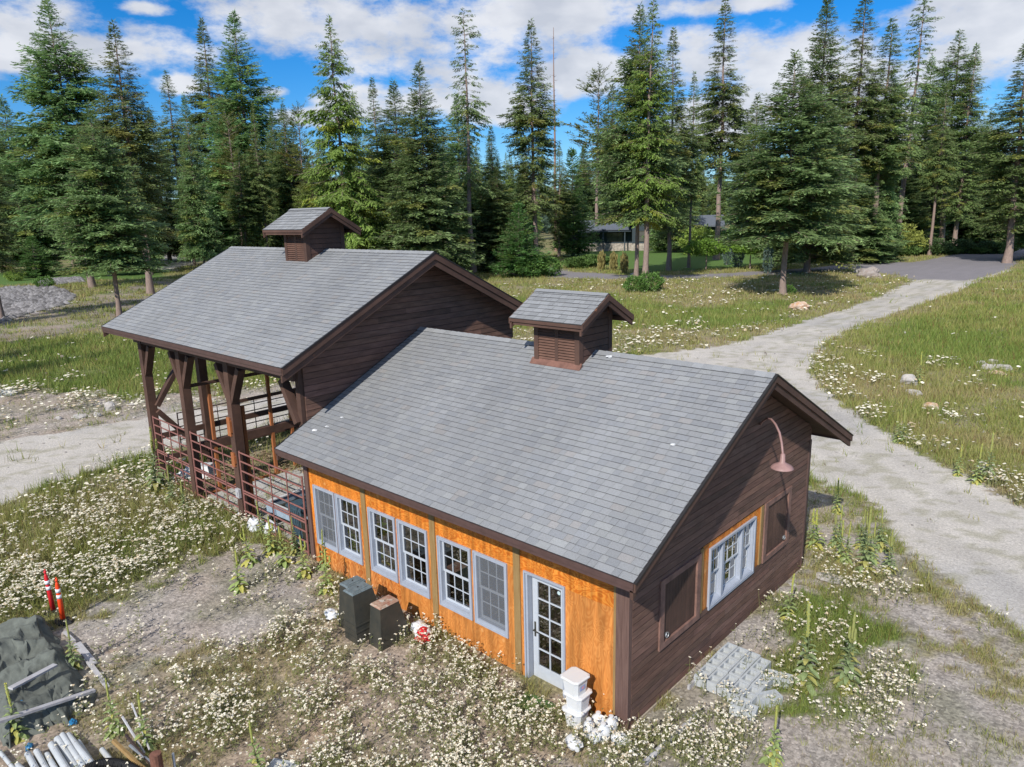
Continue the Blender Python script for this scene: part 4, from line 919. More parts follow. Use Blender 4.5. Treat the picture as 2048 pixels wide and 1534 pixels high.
def snag():
    x, y = G(1112, 500); H = height_at(x, y, 52); r = empty('dead_snag', (x, y, gz(x, y)-.05), 'dead standing tree, a bare pole rising above the conifers', 'dead tree')
    g = np.random.default_rng(3); V, Fc = cyl_np(np.c_[np.cumsum(g.normal(0, .06, (10, 2)), 0), np.linspace(0, H, 10)], np.linspace(.38, .05, 10), 8)
    b = MB()
    for i in range(46):
        z = H*g.uniform(.25, .98); a = g.random()*6.28; L = g.uniform(.3, 1.4)*(1.2-z/H*.6); L = 2.4 if i in (3, 9) else L
        b.tube([(0, 0, z), (L*.6*math.cos(a), L*.6*math.sin(a), z-.05), (L*math.cos(a), L*math.sin(a), z+.1)], [.045, .03, .012], 4)
    base_n = len(V); V = np.concatenate([V, np.array(b.v)]); quads = [tuple(Fq) for Fq in Fc]+[tuple(i+base_n for i in (q if len(q) == 4 else (q[0], q[1], q[2], q[3]))) for q in b.f if len(q) == 4]
    npmesh('trunk', V, quads, np.ones((len(V), 3))*[1.1, .95, .9], M['bark'], r)
snag()
# farther forest: individual trees in a loose belt
def belt():
    g = np.random.default_rng(12); n = 0; keys = ['farA', 'sprA', 'sprB', 'sprC', 'farA', 'firB', 'larA', 'pine']
    hx, hy = G(1300, 497); tries = 0
    while n < 295 and tries < 6000:
        tries += 1
        px = g.uniform(-160, 2200); d = 125+g.random()**1.3*230
        r_ = ray(px, 480); a = math.atan2(r_[0], r_[1]); x = CAM[0]+d*math.sin(a); y = CAM[1]+d*math.cos(a)
        if inpoly(np.array([x]), np.array([y]), LAWN)[0] or inpoly(np.array([x]), np.array([y]), ROAD)[0] or inpoly(np.array([x]), np.array([y]), TRACK)[0]: continue
        if 1120 < px < 1480 and d < 190: continue
        if (px < 130 and d < 190): continue
        H = g.uniform(17, 29)
        if px > 1000 and g.random() < .1: continue
        plant(keys[int(g.integers(len(keys)))], x, y, H, g.uniform(3.2, 4.8), 'one of the many distant dark conifers closing the view behind the front trees', 'distant forest conifers', name='forest_conifer'); n += 1
belt()
for i, (x, y, H, k) in enumerate(((-40, -21, 24, 'firA'), (-47, -17, 21, 'sprB'), (-33, -24, 26, 'firB'), (-60, -14, 24, 'firA'), (6, 40, 22, 'firA'), (9, 52, 26, 'sprB'), (4, 62, 20, 'firB'), (12, 30, 14, 'firB'))):
    plant(k, x, y, H, None, 'conifer just outside the picture whose shadow falls across the meadow', 'conifers outside the picture')

def far_forest():
    g = np.random.default_rng(77); V = []; Cc = []
    for i in range(1500):
        px = g.uniform(-300, 2350); d = g.uniform(300, 620); r_ = ray(px, 460); a = math.atan2(r_[0], r_[1]); x = CAM[0]+d*math.sin(a); y = CAM[1]+d*math.cos(a)
        H = g.uniform(14, 24); n = 90; u = g.random(n); z = H*(.05+.95*u); R_ = 3.4*(1-u)**.7+.3; t = g.random(n)*6.28
        p = np.stack([x+R_*.25*np.cos(t), y+R_*.25*np.sin(t), z], 1); q = np.stack([x+R_*np.cos(t), y+R_*np.sin(t), z-R_*.25], 1); s_ = np.stack([-np.sin(t), np.cos(t), g.normal(0, .6, n)], 1)*.9
        V.append(np.stack([p-s_*.6, q-s_*.3, q+s_*.3, p+s_*.6], 1).reshape(-1, 3)); c = np.array([.085, .13, .085])*g.uniform(.75, 1.25)*g.uniform(.8, 1.2, (n, 1)); Cc.append(np.repeat(c, 4, 0))
    V = np.concatenate(V); o = npmesh('distant_forest', V, np.arange(len(V)).reshape(-1, 4), np.concatenate(Cc), M['needle']); o['kind'] = 'stuff'
    tag(o, 'dark band of far-off conifer forest along the horizon', 'forest')
far_forest()
# ================================================================== THE DARK HOUSE BEYOND THE ROAD
def house():
    hx, hy = G(1312, 499); rz = R(31.6); r = empty('house', (hx, hy, gz(hx, hy)-.1), 'low dark teal house with grey roofs and fieldstone base beyond the lawn', 'house', rz=rz)
    O = (0, 0, 0)
    def blk(name, a, mat, par=r, col=(1, 1, 1)):
        m = MB(); m.box(*a, col); return m.build(name, mat, par, off=O)
    def gab(x0, x1, y0, y1, z, h, ax, par):     # gable roof with overhang, as one part
        m = MB(); t = .28; o = 1.0
        if ax == 'x':
            ym = (y0+y1)/2
            for ya in (y0-o, y1+o): m.hexa([(x0-o, ya, z-.2), (x1+o, ya, z-.2), (x1+o, ym, z+h), (x0-o, ym, z+h), (x0-o, ya, z-.2+t), (x1+o, ya, z-.2+t), (x1+o, ym, z+h+t), (x0-o, ym, z+h+t)])
        else:
            xm = (x0+x1)/2
            for xa in (x0-o, x1+o): m.hexa([(xa, y0-o, z-.2), (xa, y1+o, z-.2), (xm, y1+o, z+h), (xm, y0-o, z+h), (xa, y0-o, z-.2+t), (xa, y1+o, z-.2+t), (xm, y1+o, z+h+t), (xm, y0-o, z+h+t)])
        return m.build('roof', M['houseroof'], par, off=O)
    def gw(x0, x1, y, z0, z1, nx=2, nz=2, wallp=None):
        f = MB(); ring(MB(), 0, 1, 0, 1, .1, 0, .1)
        T = lambda u, v, d: (u, y-d, v); f = MB(T); ring(f, x0, x1, z0, z1, .09, -.02, .08)
        for i in range(1, nx): x = x0+(x1-x0)*i/nx; f.box(x-.04, x+.04, z0, z1, -.02, .07)
        for i in range(1, nz): z = z0+(z1-z0)*i/nz; f.box(x0, x1, z-.03, z+.03, -.02, .065)
        w_ = f.build('window', M['black'], wallp or r, off=O); p = MB(T); p.poly([(x0+.05, z0+.05, .02), (x1-.05, z0+.05, .02), (x1-.05, z1-.05, .02), (x0+.05, z1-.05, .02)], (.9, .7, .4)); p.build('pane', M['houseglass'], w_, off=O)
    w1 = blk('wall', (-15.5, -5, 0, 8, 1.6, 4.6), M['housewall']); blk('stone_base', (-15.6, -4.9, -.1, 8.1, -.5, 1.6), M['fieldstone']); gab(-15.5, -5, 0, 8, 4.6, 1.6, 'x', r)
    w2 = blk('wall', (-5, 4, -2, 10, 1.6, 5.6), M['housewall']); blk('stone_base', (-5.1, 4.1, -2.1, 10.1, -.5, 1.6), M['fieldstone']); gab(-5, 4, -2, 10, 5.6, 2.2, 'y', r)
    w3 = blk('wall', (4, 13, 1, 9, 1.6, 4.9), M['housewall']); blk('stone_base', (4, 13.1, .9, 9.1, -.5, 1.6), M['fieldstone']); rf = gab(4, 13, 1, 9, 4.9, 1.9, 'x', r)
    blk('chimney', (-6.2, -4.8, 4, 5.5, 4, 8.4), M['fieldstone'], rf)
    for i in range(3):
        m = MB(); sl = 1.9/5; a = 5+i*2.4
        m.hexa([(a, .9, 5.08+.2*0), (a+2.2, .9, 5.08), (a+2.2, 4.2, 5.08+3.3*.42), (a, 4.2, 5.08+3.3*.42), (a, .9, 5.2), (a+2.2, .9, 5.2), (a+2.2, 4.2, 5.2+3.3*.42), (a, 4.2, 5.2+3.3*.42)], (.6, .75, .8)); m.build('skylight', M['houseglass'], rf, off=O)
    gw(-13.8, -12, 0, 2.2, 3.7, 2, 1, w1); gw(-10.5, -7, 0, 1.9, 3.9, 3, 2, w1); gw(-3.6, -.6, -2, 2, 4.2, 2, 2, w2); gw(.6, 3, -2, 2, 4.2, 2, 2, w2); gw(5.5, 9, 1, 1.9, 4.1, 3, 2, w3); gw(10, 12, 1, 2, 4, 2, 2, w3)
    m = MB()
    for x in (-15.8, -11, -6.5): m.box(x-.12, x+.12, -2.6, -2.4, -.4, 4.1)
    m.box(-16.2, -5.2, -2.8, -.1, 4.1, 4.25); m.build('porch', M['housewall'], r, off=O)
mg = bpy.data.materials.new('warm_window_glass'); mg.use_nodes = True; b_ = mg.node_tree.nodes['Principled BSDF']; b_.inputs['Base Color'].default_value = (.10, .10, .09, 1); b_.inputs['Roughness'].default_value = .08; b_.inputs['Specular IOR Level'].default_value = .9
M['houseglass'] = mg
house()
# ================================================================== GROUND PLANTS
EXCL = [W_([(-60, 1270), (45, 1250), (110, 1268), (160, 1310), (160, 1400), (120, 1450), (60, 1500), (-60, 1500)])]
def sample(n, r0, r1, seed, half=R(41)):
    g = np.random.default_rng(seed); r = r0*(r1/r0)**g.random(n); a = YAW+g.uniform(-half, half, n)
    x = CAM[0]+r*np.sin(a); y = CAM[1]+r*np.cos(a); ok = ~((x > -8.95) & (x < .05) & (y > -.03) & (y < 7.1))
    for P in EXCL: ok &= ~inpoly(x, y, P)
    return g, x[ok], y[ok], r[ok]
def grass():
    g, x, y, r = sample(190000, 6.5, 150, 5); G_, D_, B_, F_ = cover(x, y); k = kinds(x, y)
    barn_in = (x > -17.6) & (x < -8.9) & (y > .05) & (y < 7.1)
    p = np.clip(G_*1.15-.08-B_*.3, 0, 1)*np.where(k == 0, 1, np.where(k == 1, .012, 0)); p[barn_in] *= .15
    ok = g.random(len(x)) < p; x, y, r, G_, D_, B_ = x[ok], y[ok], r[ok], G_[ok], D_[ok], B_[ok]; n = len(x); K = 6
    s = np.clip(r/15, .75, 6); lush = np.clip(G_, .15, 1)
    yard = inpoly(x, y, ZONES[4][0]) | (x > .05)
    h = (.10+.26*lush)*np.where(yard, .62, 1.)*g.uniform(.6, 1.3, n)*np.clip(s, 1, 1.2)
    X = np.repeat(x, K)+g.normal(0, 1, n*K)*np.repeat(.05*s, K); Y = np.repeat(y, K)+g.normal(0, 1, n*K)*np.repeat(.05*s, K); Z = gh(X, Y)-.01
    H = np.repeat(h, K)*g.uniform(.5, 1.2, n*K); a = g.random(n*K)*6.28; w = np.repeat(.0055*s, K)*g.uniform(.7, 1.4, n*K); ln = H*g.uniform(.1, .8, n*K); b = g.random(n*K)*6.28
    P0 = np.stack([X-np.cos(a)*w, Y-np.sin(a)*w, Z], 1); P1 = np.stack([X+np.cos(a)*w, Y+np.sin(a)*w, Z], 1); P2 = np.stack([X+np.cos(b)*ln, Y+np.sin(b)*ln, Z+H], 1)
    gr = np.array([.17, .235, .05]); yg = np.array([.29, .30, .085]); dr = np.array([.36, .29, .15]); rd = np.array([.20, .11, .05])
    t = np.clip(np.repeat(D_, K)+g.normal(0, .22, n*K), 0, 1)[:, None]; c = np.where(t < .45, gr+(yg-gr)*t/.45, yg+(dr-yg)*(t-.45)/.55); c = np.where((g.random(n*K) < .05)[:, None], rd, c)*g.uniform(.8, 1.2, n*K)[:, None]
    V = np.stack([P0, P1, P2], 1).reshape(-1, 3); Cc = np.repeat(c, 3, 0); Cc[2::3] *= 1.15
    o = npmesh('meadow_grass', V, np.arange(len(V)).reshape(-1, 3), Cc, M['leaf']); tag(o, 'green and straw coloured meadow grass growing between the gravel drives', 'grass', kind='stuff')
grass()
FPX = np.array(FLOWER_PATCHES)
NOFL = [W_([(-40, 1470), (200, 1462), (340, 1500), (360, 1600), (-60, 1620)]), W_([(60, 1205), (180, 1215), (175, 1262), (60, 1262)]), W_([(640, 1240), (800, 1250), (800, 1330), (690, 1330)]), W_([(535, 1500), (600, 1500), (610, 1560), (520, 1560)]), W_([(1395, 1320), (1450, 1285), (1560, 1340), (1480, 1420)]), W_([(150, 1280), (200, 1280), (225, 1380), (190, 1390)])]
def flowers():
    g, x, y, r = sample(130000, 6.5, 120, 9); G_, D_, B_, F_ = cover(x, y); k = kinds(x, y)
    cl = fbm(x*.75, y*.75, 91); cl2 = fbm(x*2.6, y*2.6, 93); cl = np.where(F_ > .75, cl*.7+.18, cl); cl2 = np.where(F_ > .75, cl2*.9+.08, cl2)
    p = F_*np.clip((cl-.30)*2.4, 0, 1.2)*np.clip((cl2-.34)*4, 0, 1.2)
    for fx, fy in FPX:
        dd = np.hypot(x-fx, y-fy); sc = .24+.16*np.clip(np.hypot(fx-CAM[0], fy-CAM[1])/15, 1, 3); p = np.maximum(p, (.45 if (fx > 0 and fy < 9) else 1.1)*np.exp(-(dd/sc)**2)*(cl2 > .40))
    p *= np.where(k == 0, 1, .006); p[(x > -17.6) & (x < -8.9) & (y > .0) & (y < 7.1)] = 0; p[(x > -2.3) & (x < -1.1) & (y > -.55)] = 0
    nj = np.zeros(len(x), bool)
    for P in NOFL: nj |= inpoly(x, y, P)
    p[nj] *= .12
    ok = g.random(len(x)) < p*.78; x, y, r = x[ok], y[ok], r[ok]; n = len(x); s = np.clip(r/13, .8, 4.5)
    K = 3; X = np.repeat(x, K)+g.normal(0, .085, n*K)*np.repeat(s, K); Y = np.repeat(y, K)+g.normal(0, .085, n*K)*np.repeat(s, K); S_ = np.repeat(s, K); rr = np.repeat(r, K); Z = gh(X, Y)
    H = np.repeat(g.uniform(.16, .40, n), K)*g.uniform(.8, 1.15, n*K); lx = g.normal(0, .05, n*K)+.02; ly = g.normal(0, .05, n*K); hx, hy, hz = X+lx, Y+ly, Z+H
    hr = .0245*S_**.85*g.uniform(.6, 1.3, n*K)
    # stems
    w = .0035*S_; sV = np.stack([np.stack([X-w, Y, Z], 1), np.stack([X+w, Y, Z], 1), np.stack([hx+w*.6, hy, hz], 1), np.stack([hx-w*.6, hy, hz], 1)], 1).reshape(-1, 3)
    sc_ = np.repeat(np.array([.24, .24, .10])*g.uniform(.7, 1.4, (n*K, 1)), 4, 0)
    # heads: three small six-sided florets near, one farther off
    cV = []; cC = []
    near = rr < 24
    for j in range(4):
        sel = near if j else np.ones(n*K, bool); m = sel.sum(); sub = np.where(near[sel], .62, 1.1); R_ = hr[sel]*sub*g.uniform(.75, 1.25, m); a0 = g.random(m)*6.28
        ox = np.where(near[sel], hr[sel]*.75*np.cos(j*1.57+a0), 0); oy = np.where(near[sel], hr[sel]*.75*np.sin(j*1.57+a0), 0); oz = g.normal(0, .25, m)*hr[sel]
        tx, ty = g.normal(0, .2, m), g.normal(0, .2, m); q = []
        for i in range(6):
            t = a0+i*math.pi/3; e = R_*g.uniform(.75, 1.15, m); ex, ey = e*np.cos(t), e*np.sin(t); q.append(np.stack([hx[sel]+ox+ex, hy[sel]+oy+ey, hz[sel]+oz+ex*tx+ey*ty], 1))
        q = np.stack(q, 1).reshape(-1, 3); cV.append(q); c = np.array([.86, .80, .65])*g.uniform(.78, 1.12, (m, 1)); c = np.where((g.random(m) < .2)[:, None], np.array([.56, .45, .30]), c); cC.append(np.repeat(c, 6, 0))
    # stems and leaves as quads; heads as six-gons
    lf = 3; LV = []; LC = []
    for j in range(lf):
        u = g.uniform(.1, .75, n*K); a = g.random(n*K)*6.28; L_ = g.uniform(.04, .09, n*K)*S_**.5; bx, by, bz = X+lx*u, Y+ly*u, Z+H*u; ww = L_*.17
        p0 = np.stack([bx, by, bz], 1); d = np.stack([np.cos(a), np.sin(a), g.uniform(-.1, .6, n*K)], 1); sd = np.stack([-np.sin(a), np.cos(a), np.zeros(n*K)], 1)
        LV.append(np.stack([p0, p0+d*(L_*.5)[:, None]+sd*ww[:, None], p0+d*L_[:, None], p0+d*(L_*.5)[:, None]-sd*ww[:, None]], 1).reshape(-1, 3)); LC.append(np.repeat(np.array([.23, .25, .10])*g.uniform(.6, 1.35, (n*K, 1)), 4, 0))
    sV = np.concatenate([sV]+LV); sc_ = np.concatenate([sc_]+LC)
    o = npmesh('wildflowers', np.concatenate(cV), np.arange(sum(map(len, cV))).reshape(-1, 6), np.concatenate(cC), M['petal']); tag(o, 'masses of small cream white wildflower heads over the yard and drive edges', 'wildflowers', kind='stuff')
    o = npmesh('flower_stems', sV, np.arange(len(sV)).reshape(-1, 4), sc_, M['leaf']); tag(o, 'thin leafy stems under the white wildflower heads', 'stems', kind='stuff')
flowers()
def pebbles():
    g, x, y, r = sample(60000, 6.5, 60, 15); G_, D_, B_, F_ = cover(x, y); k = kinds(x, y); inb = (x > -17.6) & (x < -8.9) & (y > 0) & (y < 7)
    ok = (g.random(len(x)) < np.where(k == 1, .10, .10+.35*B_)) & ((k <= 1)) & ~inb; x, y, r = x[ok], y[ok], r[ok]; n = len(x)
    s = g.gamma(2, .0065, n)*np.clip(r/14, .8, 3); z = gh(x, y); q = []
    oct_ = np.array([(1, 0, 0), (0, 1, 0), (-1, 0, 0), (0, -1, 0), (0, 0, .7), (0, 0, -.5)]); jit = g.uniform(.7, 1.3, (n, 6, 1)); a = g.random(n)*6.28; ca, sa = np.cos(a)[:, None], np.sin(a)[:, None]
    o6 = oct_[None]*jit*s[:, None, None]; X = o6[..., 0]*ca-o6[..., 1]*sa*.7+x[:, None]; Y = o6[..., 0]*sa+o6[..., 1]*ca*.7+y[:, None]; Z = o6[..., 2]+z[:, None]+s[:, None]*.2
    V = np.stack([X, Y, Z], -1).reshape(-1, 3); f = np.array([(0, 1, 4), (1, 2, 4), (2, 3, 4), (3, 0, 4)]); Fc = (f[None]+np.arange(n)[:, None, None]*6).reshape(-1, 3)
    c = np.array([.40, .37, .35])*g.uniform(.55, 1.35, (n, 1)); o = npmesh('pebbles', V, Fc, np.repeat(c, 6, 0), M['petal']); tag(o, 'loose grey and tan pebbles scattered over the bare ground', 'pebbles', kind='stuff')
    # river stones in the two beds on the left
    V = []; Fc = []; Cc = []; nn = 0; g = np.random.default_rng(4)
    for P in (ROCKBED, ROCKBED2):
        P = np.array(P); lo, hi = P.min(0), P.max(0); m = 7000; x = g.uniform(lo[0], hi[0], m); y = g.uniform(lo[1], hi[1], m); i = inpoly(x, y, P); x, y = x[i][:3200], y[i][:3200]; n = len(x)
        s = g.uniform(.12, .34, n)*np.clip(np.hypot(x, y)/60, .7, 1.4); z = gh(x, y); jit = g.uniform(.7, 1.3, (n, 6, 1)); o6 = oct_[None]*jit*s[:, None, None]
        V.append((o6+np.stack([x, y, z+s*.2], 1)[:, None]).reshape(-1, 3)); Fc.append((f[None]+np.arange(n)[:, None, None]*6).reshape(-1, 3)+nn); nn += n*6; Cc.append(np.repeat(np.array([.27, .26, .265])*g.uniform(.5, 1.35, (n, 1)), 6, 0))
    o = npmesh('river_stones', np.concatenate(V), np.concatenate(Fc), np.concatenate(Cc), M['petal']); tag(o, 'pale river stones filling the landscaped bed on the left', 'stones', kind='stuff')
pebbles()
def straw():
    g = np.random.default_rng(8); n = 2600; x = g.uniform(-17.4, -9.5, n); y = g.uniform(2.9, 7.2, n); x2 = g.uniform(-17.3, -14.9, 900); y2 = g.uniform(.2, 6, 900); x = np.r_[x, x2]; y = np.r_[y, y2]; n = len(x)
    a = g.random(n)*3.14; L_ = g.uniform(.05, .22, n); w = .006; z = np.full(n, .05)+g.random(n)*.06; dx, dy = np.cos(a)*L_, np.sin(a)*L_
    V = np.stack([np.stack([x-dx, y-dy, z], 1), np.stack([x+dx, y+dy, z+g.normal(0, .03, n)], 1), np.stack([x+dx-dy*.08, y+dy+dx*.08, z+.01], 1), np.stack([x-dx-dy*.08, y-dy+dx*.08, z+.01], 1)], 1).reshape(-1, 3)
    o = npmesh('straw_litter', V, np.arange(len(V)).reshape(-1, 4), np.repeat(np.array([.40, .30, .20])*g.uniform(.5, 1.2, (n, 1)), 4, 0), M['leaf']); tag(o, 'dry straw and twigs littering the barn floor', 'straw', kind='stuff')
straw()
# --- mullein: tall woolly stalks
def mullein_proto(seed, H, tone, spikes=1, leafy=1.):
    r = empty('mullein_plant'); g = random.Random(seed); stalk = MB(); lv = MB(); sp = MB(); gc = [c*tone for c in (1, 1, 1)]
    bend = [(g.uniform(-.05, .05)*i/6, g.uniform(-.05, .05)*i/6, H*i/6) for i in range(7)]
    stalk.tube([(a, b, c*.62/1) for a, b, c in bend], [.022, .02, .018, .016, .014, .012, .01], 6, col=(.17*tone, .20*tone, .09)); 
    for k in range(spikes):
        ox, oy = (0, 0) if k == 0 else (g.uniform(-.14, .14), g.uniform(-.14, .14)); h0 = H*.60; h1 = H*(1 if k == 0 else .82); n = 9
        pts = [(bend[-1][0]*.6+ox*min(1, i/3), bend[-1][1]*.6+oy*min(1, i/3), h0+(h1-h0)*i/(n-1)) for i in range(n)]
        sp.tube(pts, [.014]+[.021+.005*g.random() for _ in range(n-3)]+[.022, .008], 7, col=(.40*tone, .42*tone, .14))
        for i in range(60):
            z = h0+(h1-h0)*g.random()**.9; a = g.random()*6.28; c = (math.cos(a)*.022+pts[int((z-h0)/(h1-h0)*(n-1))][0], math.sin(a)*.022+pts[int((z-h0)/(h1-h0)*(n-1))][1], z); e = .016
            sp.poly([(c[0]-e, c[1], c[2]-e), (c[0]+e, c[1]-e, c[2]), (c[0]+e*.5, c[1]+e, c[2]+e)], (.45*tone, .42*tone, .08) if g.random() < .5 else (.26, .32, .12))
    n = int(46*leafy)
    for i in range(n):
        u = (i/n)**1.5; z = .03+H*.64*u; L = (.25*(1-u)**.8+.06)*g.uniform(.7, 1.15); a = i*2.4+g.uniform(-.3, .3); up = .25+.9*u; w = L*.22; dx, dy = math.cos(a), math.sin(a)
        yel = g.random() < (.5 if u < .25 else .12); c = (.42*tone, .40*tone, .13) if yel else (.27*tone, .34*tone, .15); bx = bend[0][0]; prev = None
        for k in range(4):
            t = k/3; zz = z+L*(up*t-.75*t*t); rr_ = .015+L*t; ww = w*math.sin(math.pi*(.12+.80*t)); p = (dx*rr_-dy*ww, dy*rr_+dx*ww, zz), (dx*rr_, dy*rr_, zz-.2*ww), (dx*rr_+dy*ww, dy*rr_-dx*ww, zz)
            if prev: lv.poly([prev[0], p[0], p[1], prev[1]], c); lv.poly([prev[1], p[1], p[2], prev[2]], c)
            prev = p
    stalk.build('stalk', M['leaf'], r); lv.build('leaves', M['leaf'], r); sp.build('flower_spike', M['leaf'], r); return r
MUL = [mullein_proto(1, 1.5, 1.15, 1, .9), mullein_proto(2, 1.7, 1.0, 1, 1.3), mullein_proto(3, 1.5, .95, 3, 1.5), mullein_proto(4, 1.2, 1.25, 2, .7)]
def mullein(bx, by, ty, k, lab, grp='mullein stalks'):
    x, y = G(bx, by, -.03); H = height_at(x, y, ty); base = (1.5, 1.7, 1.5, 1.2)[k]; o = copy_tree(MUL[k]); s = H/base; o.scale = (s*1.0, s*1.0, s); o.location = (x, y, gz(x, y)-.01); o.rotation_euler = (random.uniform(-.06, .06), random.uniform(-.06, .06), random.uniform(0, 6.28)); tag(o, lab, 'plant', grp)
for a in ((1623, 1098, 1026, 0, 'yellow mullein stalk hugging the far corner of the brown gable wall'), (1633, 1099, 1052, 3, 'short mullein clump beside the far corner of the brown gable wall'), (1669, 1098, 1026, 1, 'leafy mullein second group from the far wall corner'), (1676, 1090, 1024, 0, 'thin mullein right behind the second leafy mullein'),
          (1680, 1124, 1040, 0, 'mullein leaning over the drying grass left of the tallest stalk'), (1692, 1127, 1044, 0, 'pale mullein with twisted lower leaves between two groups'), (1720, 1098, 1048, 1, 'broad leaved mullein left of the tight centre cluster'), (1733, 1106, 1040, 1, 'mullein in the tight centre cluster by the drive'),
          (1729, 1150, 1012, 1, 'tallest mullein with orange withered base leaves'), (1745, 1127, 1080, 0, 'small mullein in front of the centre cluster'), (1763, 1103, 1012, 1, 'blue-green mullein leaning right towards the gravel drive'), (1777, 1147, 1078, 2, 'darker short mullein nearest the gravel edge'), (1674, 1028, 996, 0, 'mullein standing in the roof shadow behind the shop'),
          (1612, 1378, 1208, 1, 'tall thin mullein among white flowers, left of the big leafy one'), (1691, 1378, 1226, 2, 'big leafy mullein with several spikes in the near right yard'), (1574, 1242, 1188, 0, 'small grey mullein by the brown wall base'), (1545, 1530, 1438, 0, 'mullein with stout spike at the bottom edge of the picture'),
          (1838, 771, 704, 0, 'lone mullein beside the pale rocks in the right meadow'), (1795, 886, 824, 0, 'left of two mulleins at the inner edge of the drive'), (1806, 888, 818, 1, 'right of two mulleins at the inner edge of the drive'), (1951, 968, 884, 0, 'left stalk of the mullein pair at the right drive edge'), (1974, 964, 864, 1, 'right stalk of the mullein pair at the right drive edge'), (1915, 954, 918, 0, 'thin short mullein in the right meadow edge'),
          (290, 1495, 1384, 0, 'yellow mullein spike above the rusty round post'), (36, 1480, 1416, 0, 'mullein in front of the plank at the lower left corner'), (150, 1338, 1252, 1, 'leafy mullein growing between tarp and traffic posts'), (518, 1545, 1480, 0, 'mullein tip at the bottom edge left of the middle'), (230, 1462, 1408, 0, 'pale thin mullein right of the long white plank'),
          (592, 1108, 1040, 1, 'mullein with long yellow spike against the pipe gate by the bins'), (648, 1135, 1062, 0, 'mullein touching the left corner post of the orange wall'), (525, 1075, 1010, 0, 'mullein at the foot of the third barn post'), (545, 1110, 1050, 3, 'yellowing mullein clump below the right pipe gate'), (570, 1130, 1075, 3, 'yellow mullein clump below the blue bins'),
          (610, 1150, 1085, 3, 'bushy mullein clump left of the compost bins'), (500, 1130, 1080, 3, 'pale mullein clump on the gravel below the gate'), (315, 985, 855, 2, 'dark green spiked mullein at the first barn post'), (345, 1010, 930, 2, 'dark green mullein below the left pipe gate'), (370, 1030, 970, 2, 'low dark green mullein along the left pipe gate'), (480, 1180, 1120, 3, 'sparse mullein on the grey gravel patch'), (655, 1180, 1120, 3, 'mullein clump directly left of the compost bins')):
    mullein(*a)
for r in MUL:
    for c in list(r.children): bpy.data.objects.remove(c)
    bpy.data.objects.remove(r)
# --- shrubs
def bush_proto(seed, R_, H, pal, leaf=.10, n=2600, upr=.0):
    g = np.random.default_rng(seed); d = g.normal(0, 1, (n, 3)); d /= np.linalg.norm(d, axis=1)[:, None]; rad = g.uniform(.55, 1, n)**.5; lump = 1+.28*np.sin(d[:, 0]*5+seed)*np.cos(d[:, 1]*6+d[:, 2]*4)
    p = d*(rad*lump)[:, None]*[R_, R_, H*.5]+[0, 0, H*.5]; p[:, 2] = np.clip(p[:, 2], .02, None)
    D = d*[1, 1, .5]+g.normal(0, .5, (n, 3))+[0, 0, upr]; D /= np.linalg.norm(D, axis=1)[:, None]; sd = np.cross(D, g.normal(0, 1, (n, 3))); sd /= np.linalg.norm(sd, axis=1)[:, None]; L = (leaf*g.uniform(.7, 1.5, n))[:, None]
    V = np.stack([p, p+D*L*.5+sd*L*.28, p+D*L, p+D*L*.5-sd*L*.28], 1).reshape(-1, 3); c = np.repeat(np.array(pal)*g.uniform(.65, 1.4, (n, 1)), 4, 0)
    return V, np.arange(n*4).reshape(n, 4), c
BUSH = {}
for k, a in dict(juniper=(1, 1.5, .9, (.10, .17, .045), .22, 2600, .3), green=(2, 1.3, 1.8, (.12, .22, .05), .17), lime=(3, 1.4, 1.9, (.22, .30, .06), .17), blue=(4, .6, 2.4, (.14, .20, .17), .14, 1600, .5), tuft=(5, .5, 2.0, (.30, .26, .10), .45, 700, 2.5), umbrella=(6, 2.0, 1.3, (.15, .26, .04), .22), yellow=(7, 2.2, 2.8, (.27, .30, .07), .20), dark=(8, 1.4, 1.6, (.07, .12, .045), .18)).items():
    v, f, c = bush_proto(*a); o = npmesh('foliage', v, f, c, M['leaf']); BUSH[k] = o.data; bpy.data.objects.remove(o)
def bush(k, px, py, sc, lab, grp=None, name='shrub', cat='shrub', stem=0, sz=None):
    x, y = G(px, py); r = empty(name, (x, y, gz(x, y)), lab, cat, grp, rz=random.uniform(0, 6)); o = bpy.data.objects.new('foliage', BUSH[k]); C.objects.link(o); o.parent = r; o.location = (0, 0, stem); o.scale = (sc, sc, sz or sc)
    t = MB(); t.tube([(0, 0, -.1), (.03, .02, (stem or .3)*.6), (0, 0, stem+.5*sc)], [.07*sc+.02, .06*sc+.01, .03], 6); t.build('trunk', M['bark'], r, off=(0, 0, 0)); return r
i = 0
for px in range(1580, 2000, 17):
    py = 518-(px-1580)*.030; i += 1
    bush('juniper' if i%3 else 'dark', px, py+random.uniform(-2, 2), random.uniform(1.1, 1.7), 'low spreading juniper in the bank beyond the road bend', 'junipers in the bank beyond the road')
